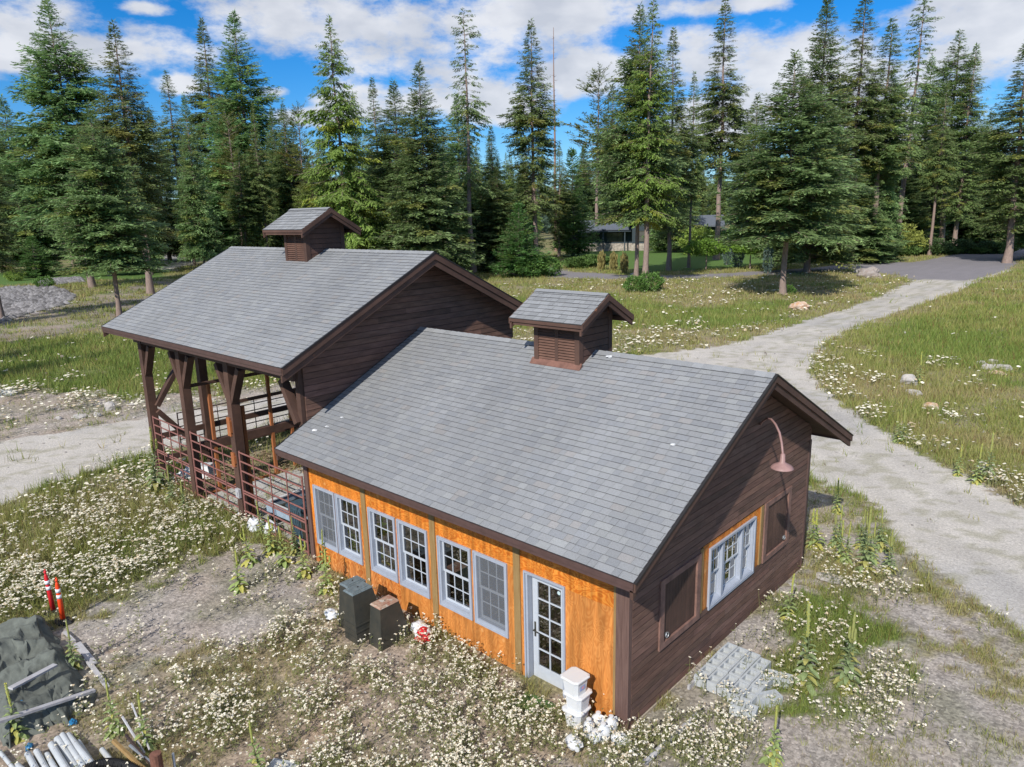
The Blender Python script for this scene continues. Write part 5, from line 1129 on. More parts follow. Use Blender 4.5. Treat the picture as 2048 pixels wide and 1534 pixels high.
for a in (('juniper', 1160, 534, 1.5, 'bright green spreading juniper left of the tall grasses'), ('juniper', 1185, 530, 1.5, 'bright green juniper mound next to the tan grasses'), ('green', 1065, 552, 1.5, 'leafy shrub at the foot of the small bright spruce'), ('green', 1095, 550, 1.3, 'leafy shrub right of the leaning pale trunk'), ('green', 1130, 500, 1.6, 'dark shrub left of the far house'),
          ('green', 1330, 500, 2.6, 'rounded dark green shrub before the middle of the far house'), ('lime', 1400, 512, 2.4, 'bright lime shrub right of the far house'), ('green', 1440, 508, 2.2, 'green shrub under the skylight roof'), ('lime', 1480, 506, 2.0, 'yellow green shrub on the back lawn'), ('lime', 1520, 508, 2.2, 'lime green shrub behind the small lollipop trees'),
          ('yellow', 1790, 512, 1.7, 'large yellow green bush at the road bend'), ('dark', 1750, 512, 1.6, 'dark bush left of the yellow green bush'), ('yellow', 1815, 508, 1.2, 'smaller yellow green bush sloping right of the large one'), ('dark', 1250, 470, 1.8, 'dark shrub at the house porch'),
          ('green', 1272, 583, .9, 'leafy green shrub spreading at the base of the yellow-green larch'), ('green', 1300, 580, 1.0, 'small green shrub in the meadow below the larch'), ('green', 1575, 588, .5, 'little green shoots at the base of the pale roadside trunk'), ('lime', 30, 560, .9, 'lime shrub on the left lawn edge'), ('green', 90, 580, .8, 'green shrub among the river stones'), ('dark', 480, 530, 1.6, 'dark shrub under the firs by the dirt track'), ('green', 1480, 490, 2.5, 'tall green shrub at the back right of the lawn'), ('dark', 1620, 505, 1.5, 'dark shrub beneath the roadside firs'), ('green', 1680, 508, 1.2, 'green shrub near the garden table')):
    bush(*a[:4], a[4])
for px, py, lab in ((1203, 540, 'left clump of tall tan ornamental grass'), (1227, 541, 'middle clump of tall tan ornamental grass'), (1248, 545, 'right clump of tall tan ornamental grass')): bush('tuft', px, py, .8, lab, None, 'ornamental_grass', 'grass clump', 0, 1.1)
for px, py, lab in ((1412, 541, 'little lollipop tree left on the lawn edge'), (1500, 540, 'little lollipop tree in the middle of the lawn edge'), (1535, 535, 'little lollipop tree right on the lawn edge')): bush('umbrella', px, py, 1.35, lab, None, 'young_tree', 'young tree', 2.2)
for px, py, sc, lab in ((1453, 532, 1.0, 'left of two slim blue spruces on the lawn edge'), (1475, 536, 1.35, 'taller right one of two slim blue spruces'), (1535, 548, 1.0, 'slim dark blue spruce by the road edge')): bush('blue', px, py, sc, lab, None, 'blue_spruce', 'young tree', 0, sc*1.5)
# --- boulders
def rock(px, py, wpx, mat, lab, asp=.6, seed=1, cat='boulder', flat=.55, grp=None):
    x, y = G(px, py); d = math.dist((x, y, 0), CAM); w = wpx/F*d/2; r = MB(); r.blob((x, y, gz(x, y)+w*asp*.35), w, w*.75, w*asp, seed=seed, amp=.45, n=16, m=10)
    o = r.build('boulder', mat, None, smooth=False, off=(x, y, 0)); o.location = (x, y, 0); tag(o, lab, cat, grp)
for a in ((1600, 618, 38, M['ochre_stone'], 'ochre and white boulder at the drive edge near the lone pale trunk'), (1738, 556, 40, M['brownstone'], 'large flat boulder in the flowers by the road junction'), (1716, 548, 18, M['stone'], 'small pale boulder left of the large flat one'), (1816, 768, 32, M['stone'], 'white rounded boulder beside a mullein in the right meadow', .7), (1826, 788, 30, M['stone'], 'flat pale rock just below the white rounded boulder', .4),
          (1860, 816, 28, M['ochre_stone'], 'ochre rock half hidden by flowers in the right meadow', .5), (1962, 730, 16, M['stone'], 'small grey rock, leftmost of the rock pile'), (1975, 740, 22, M['stone'], 'bluish rock in the middle of the rock pile'), (1986, 727, 18, M['stone'], 'pinkish rock at the top of the rock pile'), (2002, 738, 34, M['stone'], 'long flat rock on the right of the pile', .35), (1994, 750, 26, M['ochre_stone'], 'tan rock at the front of the rock pile', .4),
          (221, 818, 24, M['stone'], 'tan rounded boulder beside the left drive', .9), (195, 832, 18, M['stone'], 'smaller pale rock left of the tan boulder', .6), (160, 834, 30, M['stone'], 'flat grey slab of rock near the left drive', .3), (118, 838, 12, M['stone'], 'little white rock on the left drive edge'), (14, 790, 36, M['concrete'], 'dark flat rock at the left picture edge', .3),
          (1660, 1158, 46, M['stone'], 'pale lichened rock in the right yard near the mulleins', .22), (1283, 1478, 12, M['stone'], 'small white stone by the front corner post'), (1270, 1488, 14, M['stone'], 'grey stone in the flowers by the corner', .4), (1585, 1170, 14, M['stone'], 'pale stone along the brown wall base', .3), (1210, 1510, 12, M['stone'], 'small grey stone below the white jugs', .5), (1265, 548, 10, M['stone'], 'tiny pale stone by the road shrub'),
          (1580, 930, 8, M['stone'], 'small stone on the gravel behind the shop')):
    rock(*a[:5], *(a[5:6] or (.6,)), seed=int(a[0]))

# ================================================================== YARD THINGS
def g0(px, py, z=0): 
    x, y = G(px, py, z); return x, y, gz(x, y)
# --- pipe gate panels
def panel(parts, L, H, rails, verts, mat, rad=.021):
    r = empty('gate_panel'); f = MB(); f.tube([(0, 0, .1), (0, 0, H)], rad*1.2, 8); f.tube([(L, 0, .1), (L, 0, H)], rad*1.2, 8); f.build('end_post', mat, r)
    for z in rails: t = MB(); t.tube([(0, 0, z), (L, 0, z)], rad, 8); t.build('rail', mat, r)
    for x in verts: t = MB(); t.tube([(x, -rad*1.2, rails[0]), (x, -rad*1.2, rails[-1])], rad*.8, 6); t.build('upright', mat, r)
    return r
RL = [.16, .42, .68, .92, .99, 1.26, 1.54, 1.80, 2.04]
for x0, L, lab in ((-17.42, 2.3, 'rusty red pipe gate panel between the two left barn posts'), (-14.82, 2.52, 'rusty red pipe gate panel between the middle barn posts'), (-11.96, 2.98, 'rusty red pipe gate panel next to the orange wall, in front of the bins')):
    r = panel(0, L, 2.08, RL, [L*.25, L*.52, L*.78], M['pipe']); r.location = (x0, -.08, gz(x0, -.1)+.0); tag(r, lab, 'gate', 'rusty red pipe gates of the barn')
for x, y, L, a, lab in ((-19.05, 1.3, 4.2, 90, 'dark pipe corral panel standing at the far open side of the barn'), (-19.0, 5.6, 3.6, 80, 'dark pipe corral panel at the back corner of the barn')):
    r = panel(0, L, 1.6, [.15, .4, .65, .9, 1.1, 1.35, 1.58], [L*.33, L*.66], M['darkpipe'], .02); r.location = (x, y, gz(x, y)); r.rotation_euler = (0, 0, R(a)); tag(r, lab, 'fence panel', 'dark corral panels behind the barn')
# --- bins behind the right gate
def bin_(x, y, w, d, h, mat, lab, lid=True, lab2=None, rz=0):
    r = empty('bin', (x, y, gz(x, y)+.03), lab, 'bin', 'bins behind the pipe gate', rz=rz); b = MB(); t = .86
    b.hexa([(-w/2*t, -d/2*t, 0), (w/2*t, -d/2*t, 0), (w/2*t, d/2*t, 0), (-w/2*t, d/2*t, 0), (-w/2, -d/2, h), (w/2, -d/2, h), (w/2, d/2, h), (-w/2, d/2, h)])
    for i in range(-2, 3): b.beam((i*w*.17*t, -d/2*t-.004, .05), (i*w*.17, -d/2-.004, h-.08), .03, .02, up=(0, 1, 0))
    b.build('body', mat, r, off=(0, 0, 0))
    m = MB(); ring(m.__class__(lambda u, v, dd: (u, v, dd)) if 0 else m, 0, 0, 0, 0, 0, 0, 0) if 0 else None
    m.box(-w/2-.03, w/2+.03, -d/2-.03, -d/2+.02, h-.05, h+.01); m.box(-w/2-.03, w/2+.03, d/2-.02, d/2+.03, h-.05, h+.01); m.box(-w/2-.03, -w/2+.02, -d/2, d/2, h-.05, h+.008); m.box(w/2-.02, w/2+.03, -d/2, d/2, h-.05, h+.008); m.build('rim', mat, r, off=(0, 0, 0))
    if lid:
        m = MB(); m.box(-w/2+.0, w/2-.0, -d/2, d/2, h+.012, h+.035); m.box(-w/3, w/3, -d/3, d/3, h+.035, h+.05); m.build('lid', mat, r, off=(0, 0, 0))
    if lab2:
        m = MB(); m.box(-.1, .1, -d/2-.012, -d/2-.004, h*.62, h*.80); m.box(-.06, .06, -d/2-.016, -d/2-.012, h*.66, h*.76, (.3, .5, .6)); m.build('paper_tag', M['yellowlabel'], r, off=(0, 0, 0))
    return r
bin_(-9.92, .42, .62, .5, .95, M['bluebin'], 'dark blue tote bin left of two greyer bins behind the gate'); bin_(-9.28, .30, .50, .42, .78, M['black'], 'black tote squeezed between the blue and light grey bins'); bin_(-9.02+.0, .36, .30, .5, .92, M['greybin'], 'light grey-blue bin with yellow tag against the orange wall corner', lab2=True)
def cart():
    r = empty('cart', (-10.75, 1.25, .04), 'low cart with white and blue-grey raised rim standing behind the right pipe gate', 'cart', rz=R(3)); O = (0, 0, 0)
    m = MB(); x0, x1, y0, y1 = -.95, .95, -.85, .85
    for a in ((x0, x1, y0, y0+.04), (x0, x1, y1-.04, y1), (x0, x0+.04, y0+.04, y1-.04), (x1-.04, x1, y0+.04, y1-.04)): m.box(*a, .30, .56)
    m.build('side_panel', M['greybin'], r, off=O); m = MB(); ring(MB(), 0, 1, 0, 1, .1, 0, .1)
    for a in ((x0-.03, x1+.03, y0-.03, y0+.07), (x0-.03, x1+.03, y1-.07, y1+.03), (x0-.03, x0+.07, y0+.07, y1-.07), (x1-.07, x1+.03, y0+.07, y1-.07)): m.box(*a, .56, .59)
    m.build('rim', M['white'], r, off=O); m = MB(); m.box(x0+.04, x1-.04, y0+.04, y1-.04, .34, .38); m.build('bed', M['black'], r, off=O)
    for sx in (-1, 1):
        for sy in (-1, 1): m = MB(); m.tube([(sx*.7-.05, sy*.78, .17), (sx*.7+.05, sy*.78, .17)], .17, 16); m.tube([(sx*.7-.07, sy*.78, .17), (sx*.7+.07, sy*.78, .17)], .07, 10, col=(8, 8, 8)); m.build('wheel', M['rubber'], r, off=O)
cart()
m = MB(); m.blob((0, 0, .05), .42, .5, .12, seed=12, amp=.6, n=18, m=8); o = m.build('white_sheet', M['bag'], None, smooth=True, off=(0, 0, 0)); o.location = (-10.25, 1.55, .44); tag(o, 'crumpled white plastic sheet lying in the rimmed cart', 'sheet')
def tub():
    r = empty('upturned_tub', (-16.65, .85, .06), 'white upturned plastic tub on the barn floor at the left', 'tub', rz=R(35)); m = MB(); h = .36
    m.hexa([(-.48, -.3, 0), (.48, -.3, 0), (.48, .3, 0), (-.48, .3, 0), (-.36, -.2, h), (.36, -.2, h), (.36, .2, h), (-.36, .2, h)]); m.build('body', M['white'], r, off=(0, 0, 0)); m = MB(); m.box(-.52, .52, -.34, .34, 0, .04); m.build('rim', M['white'], r, off=(0, 0, 0))
tub()
for x, y, s_, lab, sd in ((-16.95, .40, .20, 'white plastic sack crumpled by the first gate', 1), (-12.55, .15, .24, 'white crumpled sack at the foot of the third barn post', 2), (-11.45, -.12, .26, 'white and grey crumpled bag under the right gate', 3), (-10.95, .05, .22, 'smaller torn white bag beside the crumpled bag under the right gate', 4), (-15.9, 5.2, .3, 'white feed sack hanging by the back panels', 5)):
    m = MB(); m.blob((0, 0, s_*.5), s_, s_*.8, s_*.75, seed=sd, amp=.9, n=14, m=9); o = m.build('sack', M['bag'], None, off=(0, 0, 0)); o.location = (x, y, gz(x, y)+.03); tag(o, lab, 'sack')
# --- compost bins: tapered black towers
def tower(x0, x1, y0, y1, tx0, tx1, ty0, ty1, h, lab, lidm, tiers=()):
    cx, cy = (x0+x1)/2, (y0+y1)/2; z = gz(cx, cy)-.02; r = empty('compost_bin', (cx, cy, z), lab, 'compost bin', 'black compost bins by the orange wall'); b = MB()
    A = lambda t: (x0+(tx0-x0)*t, x1+(tx1-x1)*t, y0+(ty0-y0)*t, y1+(ty1-y1)*t)
    def seg(t0, t1, g=0.):
        a, c = A(t0), A(t1); b.hexa([(a[0]-g, a[2]-g, z+h*t0), (a[1]+g, a[2]-g, z+h*t0), (a[1]+g, a[3]+g, z+h*t0), (a[0]-g, a[3]+g, z+h*t0), (c[0]-g, c[2]-g, z+h*t1), (c[1]+g, c[2]-g, z+h*t1), (c[1]+g, c[3]+g, z+h*t1), (c[0]-g, c[3]+g, z+h*t1)])
    seg(0, 1)
    for t in tiers: seg(t, t+.03, .012)
    b.build('body', M['black'], r); a = A(1); l = MB(); g = .012
    l.hexa([(a[0]-g, a[2]-g, z+h-.012), (a[1]+g, a[2]-g, z+h-.012), (a[1]+g, a[3]+g, z+h-.012), (a[0]-g, a[3]+g, z+h-.012), (a[0]+.01, a[2]+.01, z+h+.02), (a[1]-.01, a[2]+.01, z+h+.02), (a[1]-.01, a[3]-.01, z+h+.02), (a[0]+.01, a[3]-.01, z+h+.02)])
    l.box(a[0]+.05, a[1]-.05, a[2]+.07, a[3]-.07, z+h+.018, z+h+.03); l.lathe(((a[0]+a[1])/2, (a[2]+a[3])/2, z+h+.03), [(.001, 0), (.015, .0), (.015, .012), (.001, .013)], 8, (.1, .1, .1)); l.build('lid', lidm, r)
M['rustlid'] = mk('rust_stained_lid', (.30, .12, .075), .7, 9, .3, c2=(.40, .32, .24), spots=(7, .6, (.45, .40, .34)))
tower(-6.12, -5.72, -1.22, -.55, -6.14, -5.86, -1.10, -.68, .88, 'black tapered compost bin farthest left by the orange wall', M['blacktop'])
tower(-5.66, -5.24, -1.38, -.66, -5.80, -5.50, -1.24, -.78, .92, 'black tapered compost bin in the middle with ribbed lower tiers', M['blacktop'], (.12, .24, .36))
tower(-5.14, -4.74, -1.20, -.48, -5.16, -4.86, -1.08, -.64, .80, 'shorter black compost bin with rust red lid, rightmost of three', M['rustlid'])
def chips():
    r = empty('plastic_sack', (-4.55, -.38, gz(-4.5, -.4)), 'white and red plastic sack lying between compost bin and orange wall', 'sack', rz=R(-15)); m = MB(); m.blob((0, 0, .12), .36, .18, .14, seed=3, amp=.5, n=16, m=8); m.build('sack', M['bag'], r, smooth=True, off=(0, 0, 0)); m = MB(); m.blob((.22, -.03, .13), .20, .17, .14, seed=6, amp=.6, n=14, m=8); m.build('printed_end', M['red'], r, smooth=True, off=(0, 0, 0))
chips()
m = MB(); m.blob((0, 0, .07), .2, .13, .08, seed=9, amp=.6); o = m.build('litter_bag', M['bag'], None, off=(0, 0, 0)); x_, y_, z_ = g0(664, 1227); o.location = (x_, y_, z_); tag(o, 'small white bag on the ground left of the compost bins', 'bag')
# --- white buckets and jugs at the corner
def tubbox(name, x, y, z, w, d, h, lab, grp, lid=True, rz=0, top=False):
    r = empty(name, (x, y, z), lab, 'bucket', grp, rz=rz); b = MB(); t = .84
    def rr(w_, d_, z_): 
        c = .05; return [(-w_/2+c, -d_/2, z_), (w_/2-c, -d_/2, z_), (w_/2, -d_/2+c, z_), (w_/2, d_/2-c, z_), (w_/2-c, d_/2, z_), (-w_/2+c, d_/2, z_), (-w_/2, d_/2-c, z_), (-w_/2, -d_/2+c, z_)]
    def loft(levels, bb):
        rings = [[bb.P(p) for p in rr(a, c, zz)] for a, c, zz in levels]
        for i in range(len(rings)-1):
            for k in range(8): bb.face((rings[i][k], rings[i][(k+1)%8], rings[i+1][(k+1)%8], rings[i+1][k]))
        bb.face(rings[0][::-1]); bb.face(rings[-1])
    loft([(w*t, d*t, 0), (w, d, h*.9)], b); b.build('body', M['white'], r, off=(0, 0, 0)); m = MB(); loft([(w+.03, d+.03, h*.86), (w+.045, d+.045, h*.90), (w+.045, d+.045, h*.955), (w-.0, d-.0, h)], m); m.build('lid', M['white'], r, off=(0, 0, 0))
    if top:
        q = MB(); q.box(w/2*.93, w/2*.955, -.06, .06, h*.35, h*.62, (.45, .55, .9)); q.box(w/2*.955, w/2*.962, -.02, .03, h*.42, h*.55, (1, .5, .55)); q.build('label', M['white'], r, off=(0, 0, 0))
bz = gz(-.7, -.42)
for i, (lab, dx) in enumerate((('bottom white square bucket of the stack by the glass door', 0), ('middle white square bucket of the stack by the glass door', .012), ('top white square bucket with a lid and small label', -.015))):
    tubbox('bucket', -.72+dx, -.40+dx, bz+.285*i+.02, .33, .33, .30, lab, 'stacked white buckets', rz=R(3-3*i), top=(i == 2))
def jug(x, y, z, rz, tilt, lab):
    r = empty('jug', (x, y, z), lab, 'jug', 'white jugs heaped by the corner post', rz=rz); r.rotation_euler = (tilt[0], tilt[1], rz); b = MB()
    b.lathe((0, 0, 0), [(.085, 0), (.098, .03), (.098, .17), (.085, .21), (.045, .245), (.035, .26)], 14, sx=1.15, sy=.9); b.build('body', M['white'], r, smooth=True, off=(0, 0, 0)); c = MB(); c.lathe((0, 0, .258), [(.04, 0), (.04, .035), (.02, .037)], 12); c.build('cap', M['white'], r, off=(0, 0, 0)); h = MB(); h.tube([(.03, 0, .25), (.10, 0, .24), (.12, 0, .17), (.095, 0, .1)], .014, 6); h.build('handle', M['white'], r, off=(0, 0, 0))
jz = gz(-.25, -.35)
for a in ((-.38, -.28, .0, .3, (0, 0), 'white jug standing nearest the bucket stack, against the wall'), (-.18, -.22, .0, 1.2, (0, 0), 'white jug standing against the olive corner batten'), (-.40, -.50, .0, 2.2, (0, 0), 'white jug standing in front of the jug beside the buckets'), (-.17, -.44, .0, .8, (0, 0), 'white jug second from the corner post, in the front row'), (-.26, -.66, .09, 2.8, (1.35, .2), 'white jug lying on its side at the front of the heap'), (-.03, -.36, .03, .4, (.2, 1.2), 'tilted white jug leaning at the dark corner post'), (-.50, -.82, .09, 1.0, (1.5, 0), 'white jug lying half hidden in flowers')):
    jug(a[0], a[1], jz+a[2]+.01, a[3], a[4], a[5])
m = MB(); m.box(-.3, .3, -.2, .2, 0, .025); o = m.build('door_mat', M['greencloth'], None, off=(0, 0, 0)); o.location = (-1.52, -.50, gz(-1.52, -.5)+.01); o.rotation_euler = (0, 0, .1); tag(o, 'green mat on the ground before the glass door', 'mat')
# --- concrete blocks by the brown wall
def block(x, y, z, rz, lab, stuff=False):
    r = MB(); w, d, h = .40, .20, .20; t = .032
    r.box(-w/2, w/2, -d/2, -d/2+t, 0, h); r.box(-w/2, w/2, d/2-t, d/2, 0, h); r.box(-w/2, -w/2+t, -d/2+t, d/2-t, 0, h); r.box(w/2-t, w/2, -d/2+t, d/2-t, 0, h); r.box(-t/2, t/2, -d/2+t, d/2-t, 0, h); r.box(-w/2+t, w/2-t, -d/2+t, d/2-t, 0, .12, (.9, .9, .9))
    o = r.build('concrete_block', M['concrete'], None, off=(0, 0, 0)); o.location = (x, y, z); o.rotation_euler = (0, 0, rz); tag(o, lab, 'block', 'concrete blocks laid beside the brown wall'); return o
first = None; row = ('nearest the wall', 'second from the wall', 'third from the wall', 'fourth from the wall', 'farthest from the wall'); lane = ('near end', 'middle lane', 'far end')
for i in range(5):
    for j in range(3):
        x = .34+i*.215; y = 1.83+j*.42-(.06 if i > 2 else 0)
        if (i, j) in ((4, 2),): continue
        lab = 'grey concrete block %s, %s of the group'%(row[i], lane[j])
        if first is None: first = block(x, y, gz(x, y)-.02, R(90), lab)
        else: o = first.copy(); C.objects.link(o); o.location = (x, y, gz(x, y)-.02); o.rotation_euler = (0, 0, R(90+random.uniform(-1.5, 1.5))); o['label'] = lab
for x, y, a, lab in ((1.35, 2.55, 20, 'loose grey concrete block beyond the far end of the group'), (1.42, 1.92, 60, 'loose tilted concrete block in the flowers'), (1.22, 1.45, 10, 'loose concrete block nearest the camera')):
    o = first.copy(); C.objects.link(o); o.location = (x, y, gz(x, y)-.03); o.rotation_euler = (0, .06, R(a)); o['label'] = lab
m = MB(); m.box(.22, .26, 1.45, 3.0, -.02, .06); o = m.build('board', M['board'], None, off=(.24, 2.2, 0)); o.location = (.24, 2.2, gz(.24, 2.2)+.0); tag(o, 'narrow weathered board along the concrete blocks', 'board')
def plank(p, q, w, t, lab, z0=.05, z1=.05, mat='board', name='plank', grp=None):
    a = Vector((*p, gz(*p)+z0)); b = Vector((*q, gz(*q)+z1)); c = (a+b)/2; r = MB(); r.beam(a-c, b-c, w, t); o = r.build(name, M[mat], None, off=(0, 0, 0)); o.location = c; tag(o, lab, 'plank' if name == 'plank' else name.replace('_', ' '), grp); return o
def stick(p, q, rad, lab, z0, z1, mat='board', name='pole', cat='pole', grp=None, n=8):
    a = Vector((*p, gz(*p)+z0)); b = Vector((*q, gz(*q)+z1)); c = (a+b)/2; r = MB(); r.tube([a-c, b-c], rad, n); o = r.build(name, M[mat], None, off=(0, 0, 0)); o.location = c; tag(o, lab, cat, grp); return o
stick(G(1395, 1430), G(1290, 1522), .045, 'weathered grey pole lying in the flowers right of the corner', .05, .05)
# --- traffic delineators
def delin(px, py, h, mat, lab, lean):
    x, y, z = g0(px, py); r = empty('traffic_post', (x, y, z), lab, 'traffic post', None, rz=R(20)); r.rotation_euler = (lean[0], lean[1], .4)
    b = MB(); n = 8; b.lathe((0, 0, 0), [(.20, 0), (.205, .02), (.18, .045), (.09, .06), (.06, .075)], n, sx=1.15, sy=.8); b.build('base', M['rubber'], r, off=(0, 0, 0))
    b = MB(); b.lathe((0, 0, .05), [(.05, 0), (.044, h*.5), (.038, h-.16), (.030, h-.12), (.030, h-.10), (.016, h-.085), (.016, h-.06), (.028, h-.05), (.024, h-.02), (.008, h-.01)], 16); b.tube([(-.03, 0, h+.045), (0, 0, h+.075), (.03, 0, h+.045), (0, 0, h+.02)], .008, 6); b.build('post', M[mat], r, smooth=True, off=(0, 0, 0))
    for zz in (h-.25, h-.38): b = MB(); b.lathe((0, 0, zz+.0), [(.0485, 0), (.047, .075)], 16); b.build('reflective_band', M['band'], r, smooth=True, off=(0, 0, 0))
delin(108, 1226, .92, 'red', 'red traffic post with two white bands, farther of the pair', (.02, -.02)); delin(127, 1244, .92, 'redorange', 'orange traffic post with two white bands, nearer of the pair', (0, .01))
# --- tarp heap: one large draped cloth
def tarp():
    nx, ny = 130, 90; P00, P10, P11, P01 = map(np.array, ((-11.3, -6.5), (-6.95, -6.75), (-7.05, -5.45), (-10.6, -5.15))); V = []; u = np.linspace(0, 1, nx); v = np.linspace(0, 1, ny); U, W = np.meshgrid(u, v)
    B = (P00[None, None]*((1-U)*(1-W))[..., None]+P10*(U*(1-W))[..., None]+P11*(U*W)[..., None]+P01*((1-U)*W)[..., None]); X, Y = B[..., 0], B[..., 1]
    e = np.minimum(np.minimum(U, 1-U)*4.3, np.minimum(W, 1-W)*1.5); edge = np.clip(e/.25, 0, 1)**.6
    wx = X+.7*(fbm(X*.8, Y*.8, 3, 2)-.5); wy = Y+.7*(fbm(X*.8, Y*.8, 4, 2)-.5)
    def ridge(a, f, ph): t = np.abs(np.sin((wx*math.cos(a)+wy*math.sin(a))*f+ph+1.8*fbm(X*.6, Y*.6, 11, 2))); return (1-t)**1.3
    fold = .17*ridge(.75, 2.3, 0)**.8+.13*ridge(-.35, 3.0, 1)+.06*ridge(.55, 6.5, 2)+.02*ridge(.95, 13, .4)+.20*fbm(X*.9, Y*.9, 8, 2)
    Z = gh(X, Y)-.01+edge*(.06+fold); j = (1-edge)*.5; X = X+(fbm(U*9, W*9, 15)-.5)*.6*(1-edge*.6); Y = Y+(fbm(U*9, W*9, 16)-.5)*.5*(1-edge*.6)
    V = np.stack([X, Y, Z], -1).reshape(-1, 3); o3 = V.mean(0); o3[2] = 0; i, jj = np.meshgrid(np.arange(nx-1), np.arange(ny-1)); a = (jj*nx+i).ravel(); r = empty('cloth_heap', tuple(o3), 'big crumpled grey-green cloth heaped on the ground at the lower left', 'tarp')
    npmesh('cloth', V-o3, np.stack([a, a+1, a+nx+1, a+nx], 1), np.ones((len(V), 3)), M['tarp'], r, smooth=True)
    b = MB()
    for k, (px, py, s_) in enumerate(((22, 1428, .09), (10, 1440, .07), (38, 1420, .05))):
        x, y = G(px, py, .18); b.blob((x, y, gz(x, y)+.25), s_, s_*.8, .07, seed=k, amp=.9)
    b.tube([(*G(0, 1450, .2), .26), (*G(20, 1418, .2), .30), (*G(45, 1412, .2), .30), (*G(70, 1424, .2), .25)], .012, 5); b.build('blue_lining', M['blue'], r)
tarp()
plank(G(25, 1398, .3), G(113, 1342, .3), .11, .035, 'short grey plank lying across the heaped cloth', .50, .44); plank(G(-30, 1486, .2), G(190, 1386, .12), .085, .04, 'long pale plank in front of the heaped cloth', .48, .22); plank(G(155, 1292), G(188, 1330), .12, .035, 'wide grey plank behind the leafy mullein by the cloth', .06, .05); plank(G(172, 1318), G(215, 1374), .08, .03, 'narrow dark plank reaching out from the cloth', .03, .04); plank(G(130, 1268), G(150, 1290), .06, .03, 'short pale stake end sticking out behind the cloth', .05, .08)
m = MB(); m.blob((0, 0, .03), .07, .05, .04, seed=4, amp=.9); o = m.build('blue_scrap', M['blue'], None, off=(0, 0, 0)); x_, y_, z_ = g0(145, 1444); o.location = (x_, y_, z_); tag(o, 'blue scrap of plastic in the flowers below the long plank', 'scrap')
m = MB(); m.blob((0, 0, .03), .06, .05, .04, seed=5, amp=.9); o = m.build('blue_scrap', M['blue'], None, off=(0, 0, 0)); x_, y_, z_ = g0(58, 1496); o.location = (x_, y_, z_); tag(o, 'dark blue scrap beside the white pipes', 'scrap')
# --- white pipes
for i, (a, b, rad, lab) in enumerate((((0, 1508), (34, 1548), .03, 'leftmost white pipe, lying apart at the corner'), ((57, 1516), (74, 1548), .045, 'short fat white pipe end at the bottom left'), ((36, 1534), (48, 1552), .035, 'white pipe stub just cut by the frame'), ((74, 1510), (98, 1552), .045, 'second fat white pipe from the left'), ((94, 1512), (116, 1552), .04, 'bluish white pipe half under weeds'),
                                    ((104, 1496), (136, 1552), .05, 'third white pipe in the row'), ((116, 1482), (160, 1552), .055, 'white pipe at the middle of the row, mostly clean'), ((126, 1476), (176, 1552), .045, 'white pipe covered by green weeds'), ((137, 1474), (186, 1540), .05, 'longest dusty white pipe'), ((158, 1486), (188, 1530), .03, 'thin white pipe on the right of the row'), ((204, 1500), (226, 1530), .04, 'white pipe stub right of the row'))):
    stick(G(*a), G(*b), rad, lab, rad+.02+.03*(i%2), rad+.02+.04*(i%3), 'pvc', 'white_pipe', 'pipe', 'white plastic pipes laid side by side', 14)
# --- black corrugated hose, post and sticks
def hose():
    pts = []
    for t in np.linspace(0, 1, 130): px = 168+t*112; py = 1532-22*math.sin(t*math.pi*.93)**.8+t*12; x, y = G(px, py+6, .1); pts.append((x, y, gz(x, y)+.13))
    m = MB(); rr = [.055+.012*(1 if (i//2)%2 else 0) for i in range(len(pts))]; m.tube(pts, rr, 12); x0, y0, _ = pts[0]; o = m.build('corrugated_hose', M['rubber'], None, off=(x0, y0, 0)); o.location = (x0, y0, 0); tag(o, 'black corrugated drain hose arching along the bottom edge', 'hose')
hose()
def rpost():
    x, y = G(318, 1556); r = MB(); r.lathe((0, 0, -.1), [(.085, 0), (.082, .55), (.078, .585), (.0, .59)], 14); o = r.build('round_post', M['rust'], None, off=(0, 0, 0)); o.location = (x, y, gz(x, y)); tag(o, 'short rusty round post at the bottom edge', 'post')
rpost()
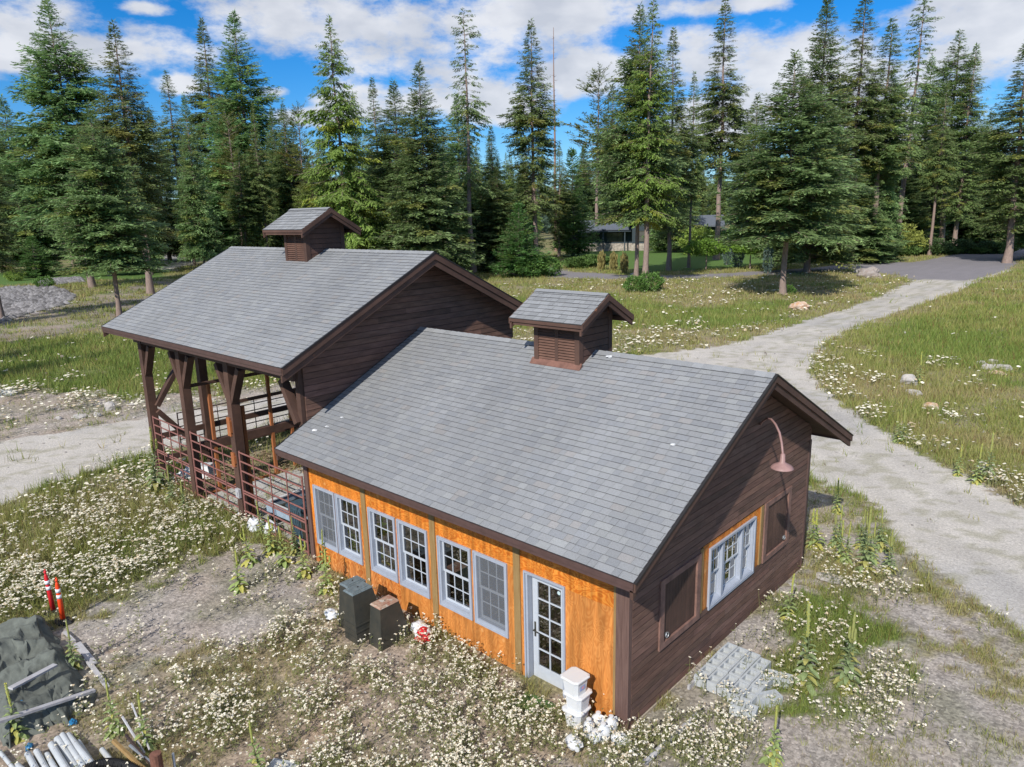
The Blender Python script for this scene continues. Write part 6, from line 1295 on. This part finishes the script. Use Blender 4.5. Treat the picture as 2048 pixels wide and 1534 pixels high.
for a in (((250, 1466), (290, 1510), .018, .36, .1, 'thin grey stake pointing up-left beside the post', 'board'), ((270, 1448), (300, 1505), .014, .45, .12, 'thinnest pale stake standing highest by the post', 'board'), ((230, 1500), (285, 1540), .035, .22, .1, 'weathered flat stake left of the round post', 'post'), ((255, 1492), (300, 1530), .022, .26, .1, 'dark metal rod between the stakes', 'darkpipe'), ((262, 1506), (305, 1530), .022, .2, .1, 'galvanised rod with clamps by the post', 'galv'), ((246, 1510), (296, 1545), .022, .15, .1, 'brown flat strip under the stakes', 'post'), ((348, 1520), (352, 1550), .02, .2, .05, 'grey rod right of the round post', 'galv')):
    stick(G(*a[0]), G(*a[1]), a[2], a[5], a[3], a[4], a[6], 'stake', 'stake', 'stakes heaped by the round post', 5)
m = MB(); m.box(-.22, .22, -.15, .15, 0, .05); o = m.build('stone_slab', M['concrete'], None, off=(0, 0, 0)); x_, y_, z_ = g0(562, 1528); o.location = (x_, y_, z_); o.rotation_euler = (0, 0, .5); tag(o, 'pale flat slab at the bottom edge of the yard', 'slab')
# --- scraps on the roofs
for x, y, w, lab in ((-.28, 1.62, .09, 'small white scrap on the lower right of the shop roof'), (-8.25, -.08, .16, 'white chipped streak on the left eave of the shop roof'), (-8.02, .1, .10, 'short white streak near the left eave'), (-2.82, 3.42, .14, 'white lump on the shop ridge right of the cupola'), (-7.9, .42, .08, 'little white chip up from the left eave')):
    z = EZE+(y-EYE)*SL+.03; m = MB(); m.blob((0, 0, 0), w*.5, w*.22, .02, seed=int(w*100), amp=.7, n=8, m=5); o = m.build('scrap', M['white'], None, off=(0, 0, 0)); o.location = (x, y, z); o.rotation_euler = (math.atan(SL), 0, .6); tag(o, lab, 'scrap', 'white scraps on the roof')
# --- garden table under the firs across the road
def gtable():
    x, y = G(1664, 503); r = empty('garden_table', (x, y, gz(x, y)), 'dark square garden table under the firs across the road', 'table'); m = MB(); m.box(-1.3, 1.3, -1.3, 1.3, 2.0, 2.15); m.build('table_top', M['darkpipe'], r, off=(0, 0, 0)); m = MB(); m.lathe((0, 0, 0), [(.7, 0), (.6, .15), (.2, .3), (.2, 2.0)], 10); m.build('pedestal', M['concrete'], r, off=(0, 0, 0))
gtable()
def wallstones():
    m = MB(); g = random.Random(3)
    a = G(1550, 503); b = G(1760, 497); n = 60
    for i in range(n):
        t = i/n; x = a[0]+(b[0]-a[0])*t; y = a[1]+(b[1]-a[1])*t; m.blob((x, y, gz(x, y)+.25), .9*g.uniform(.7, 1.2), .5, .45, seed=i, amp=.5, n=8, m=5)
    o = m.build('stone_edging', M['stone'], None, off=(a[0], a[1], 0)); o.location = (a[0], a[1], 0); tag(o, 'low pale stone edging between lawn and junipers', 'edging')
wallstones()
#@@NEXT@@
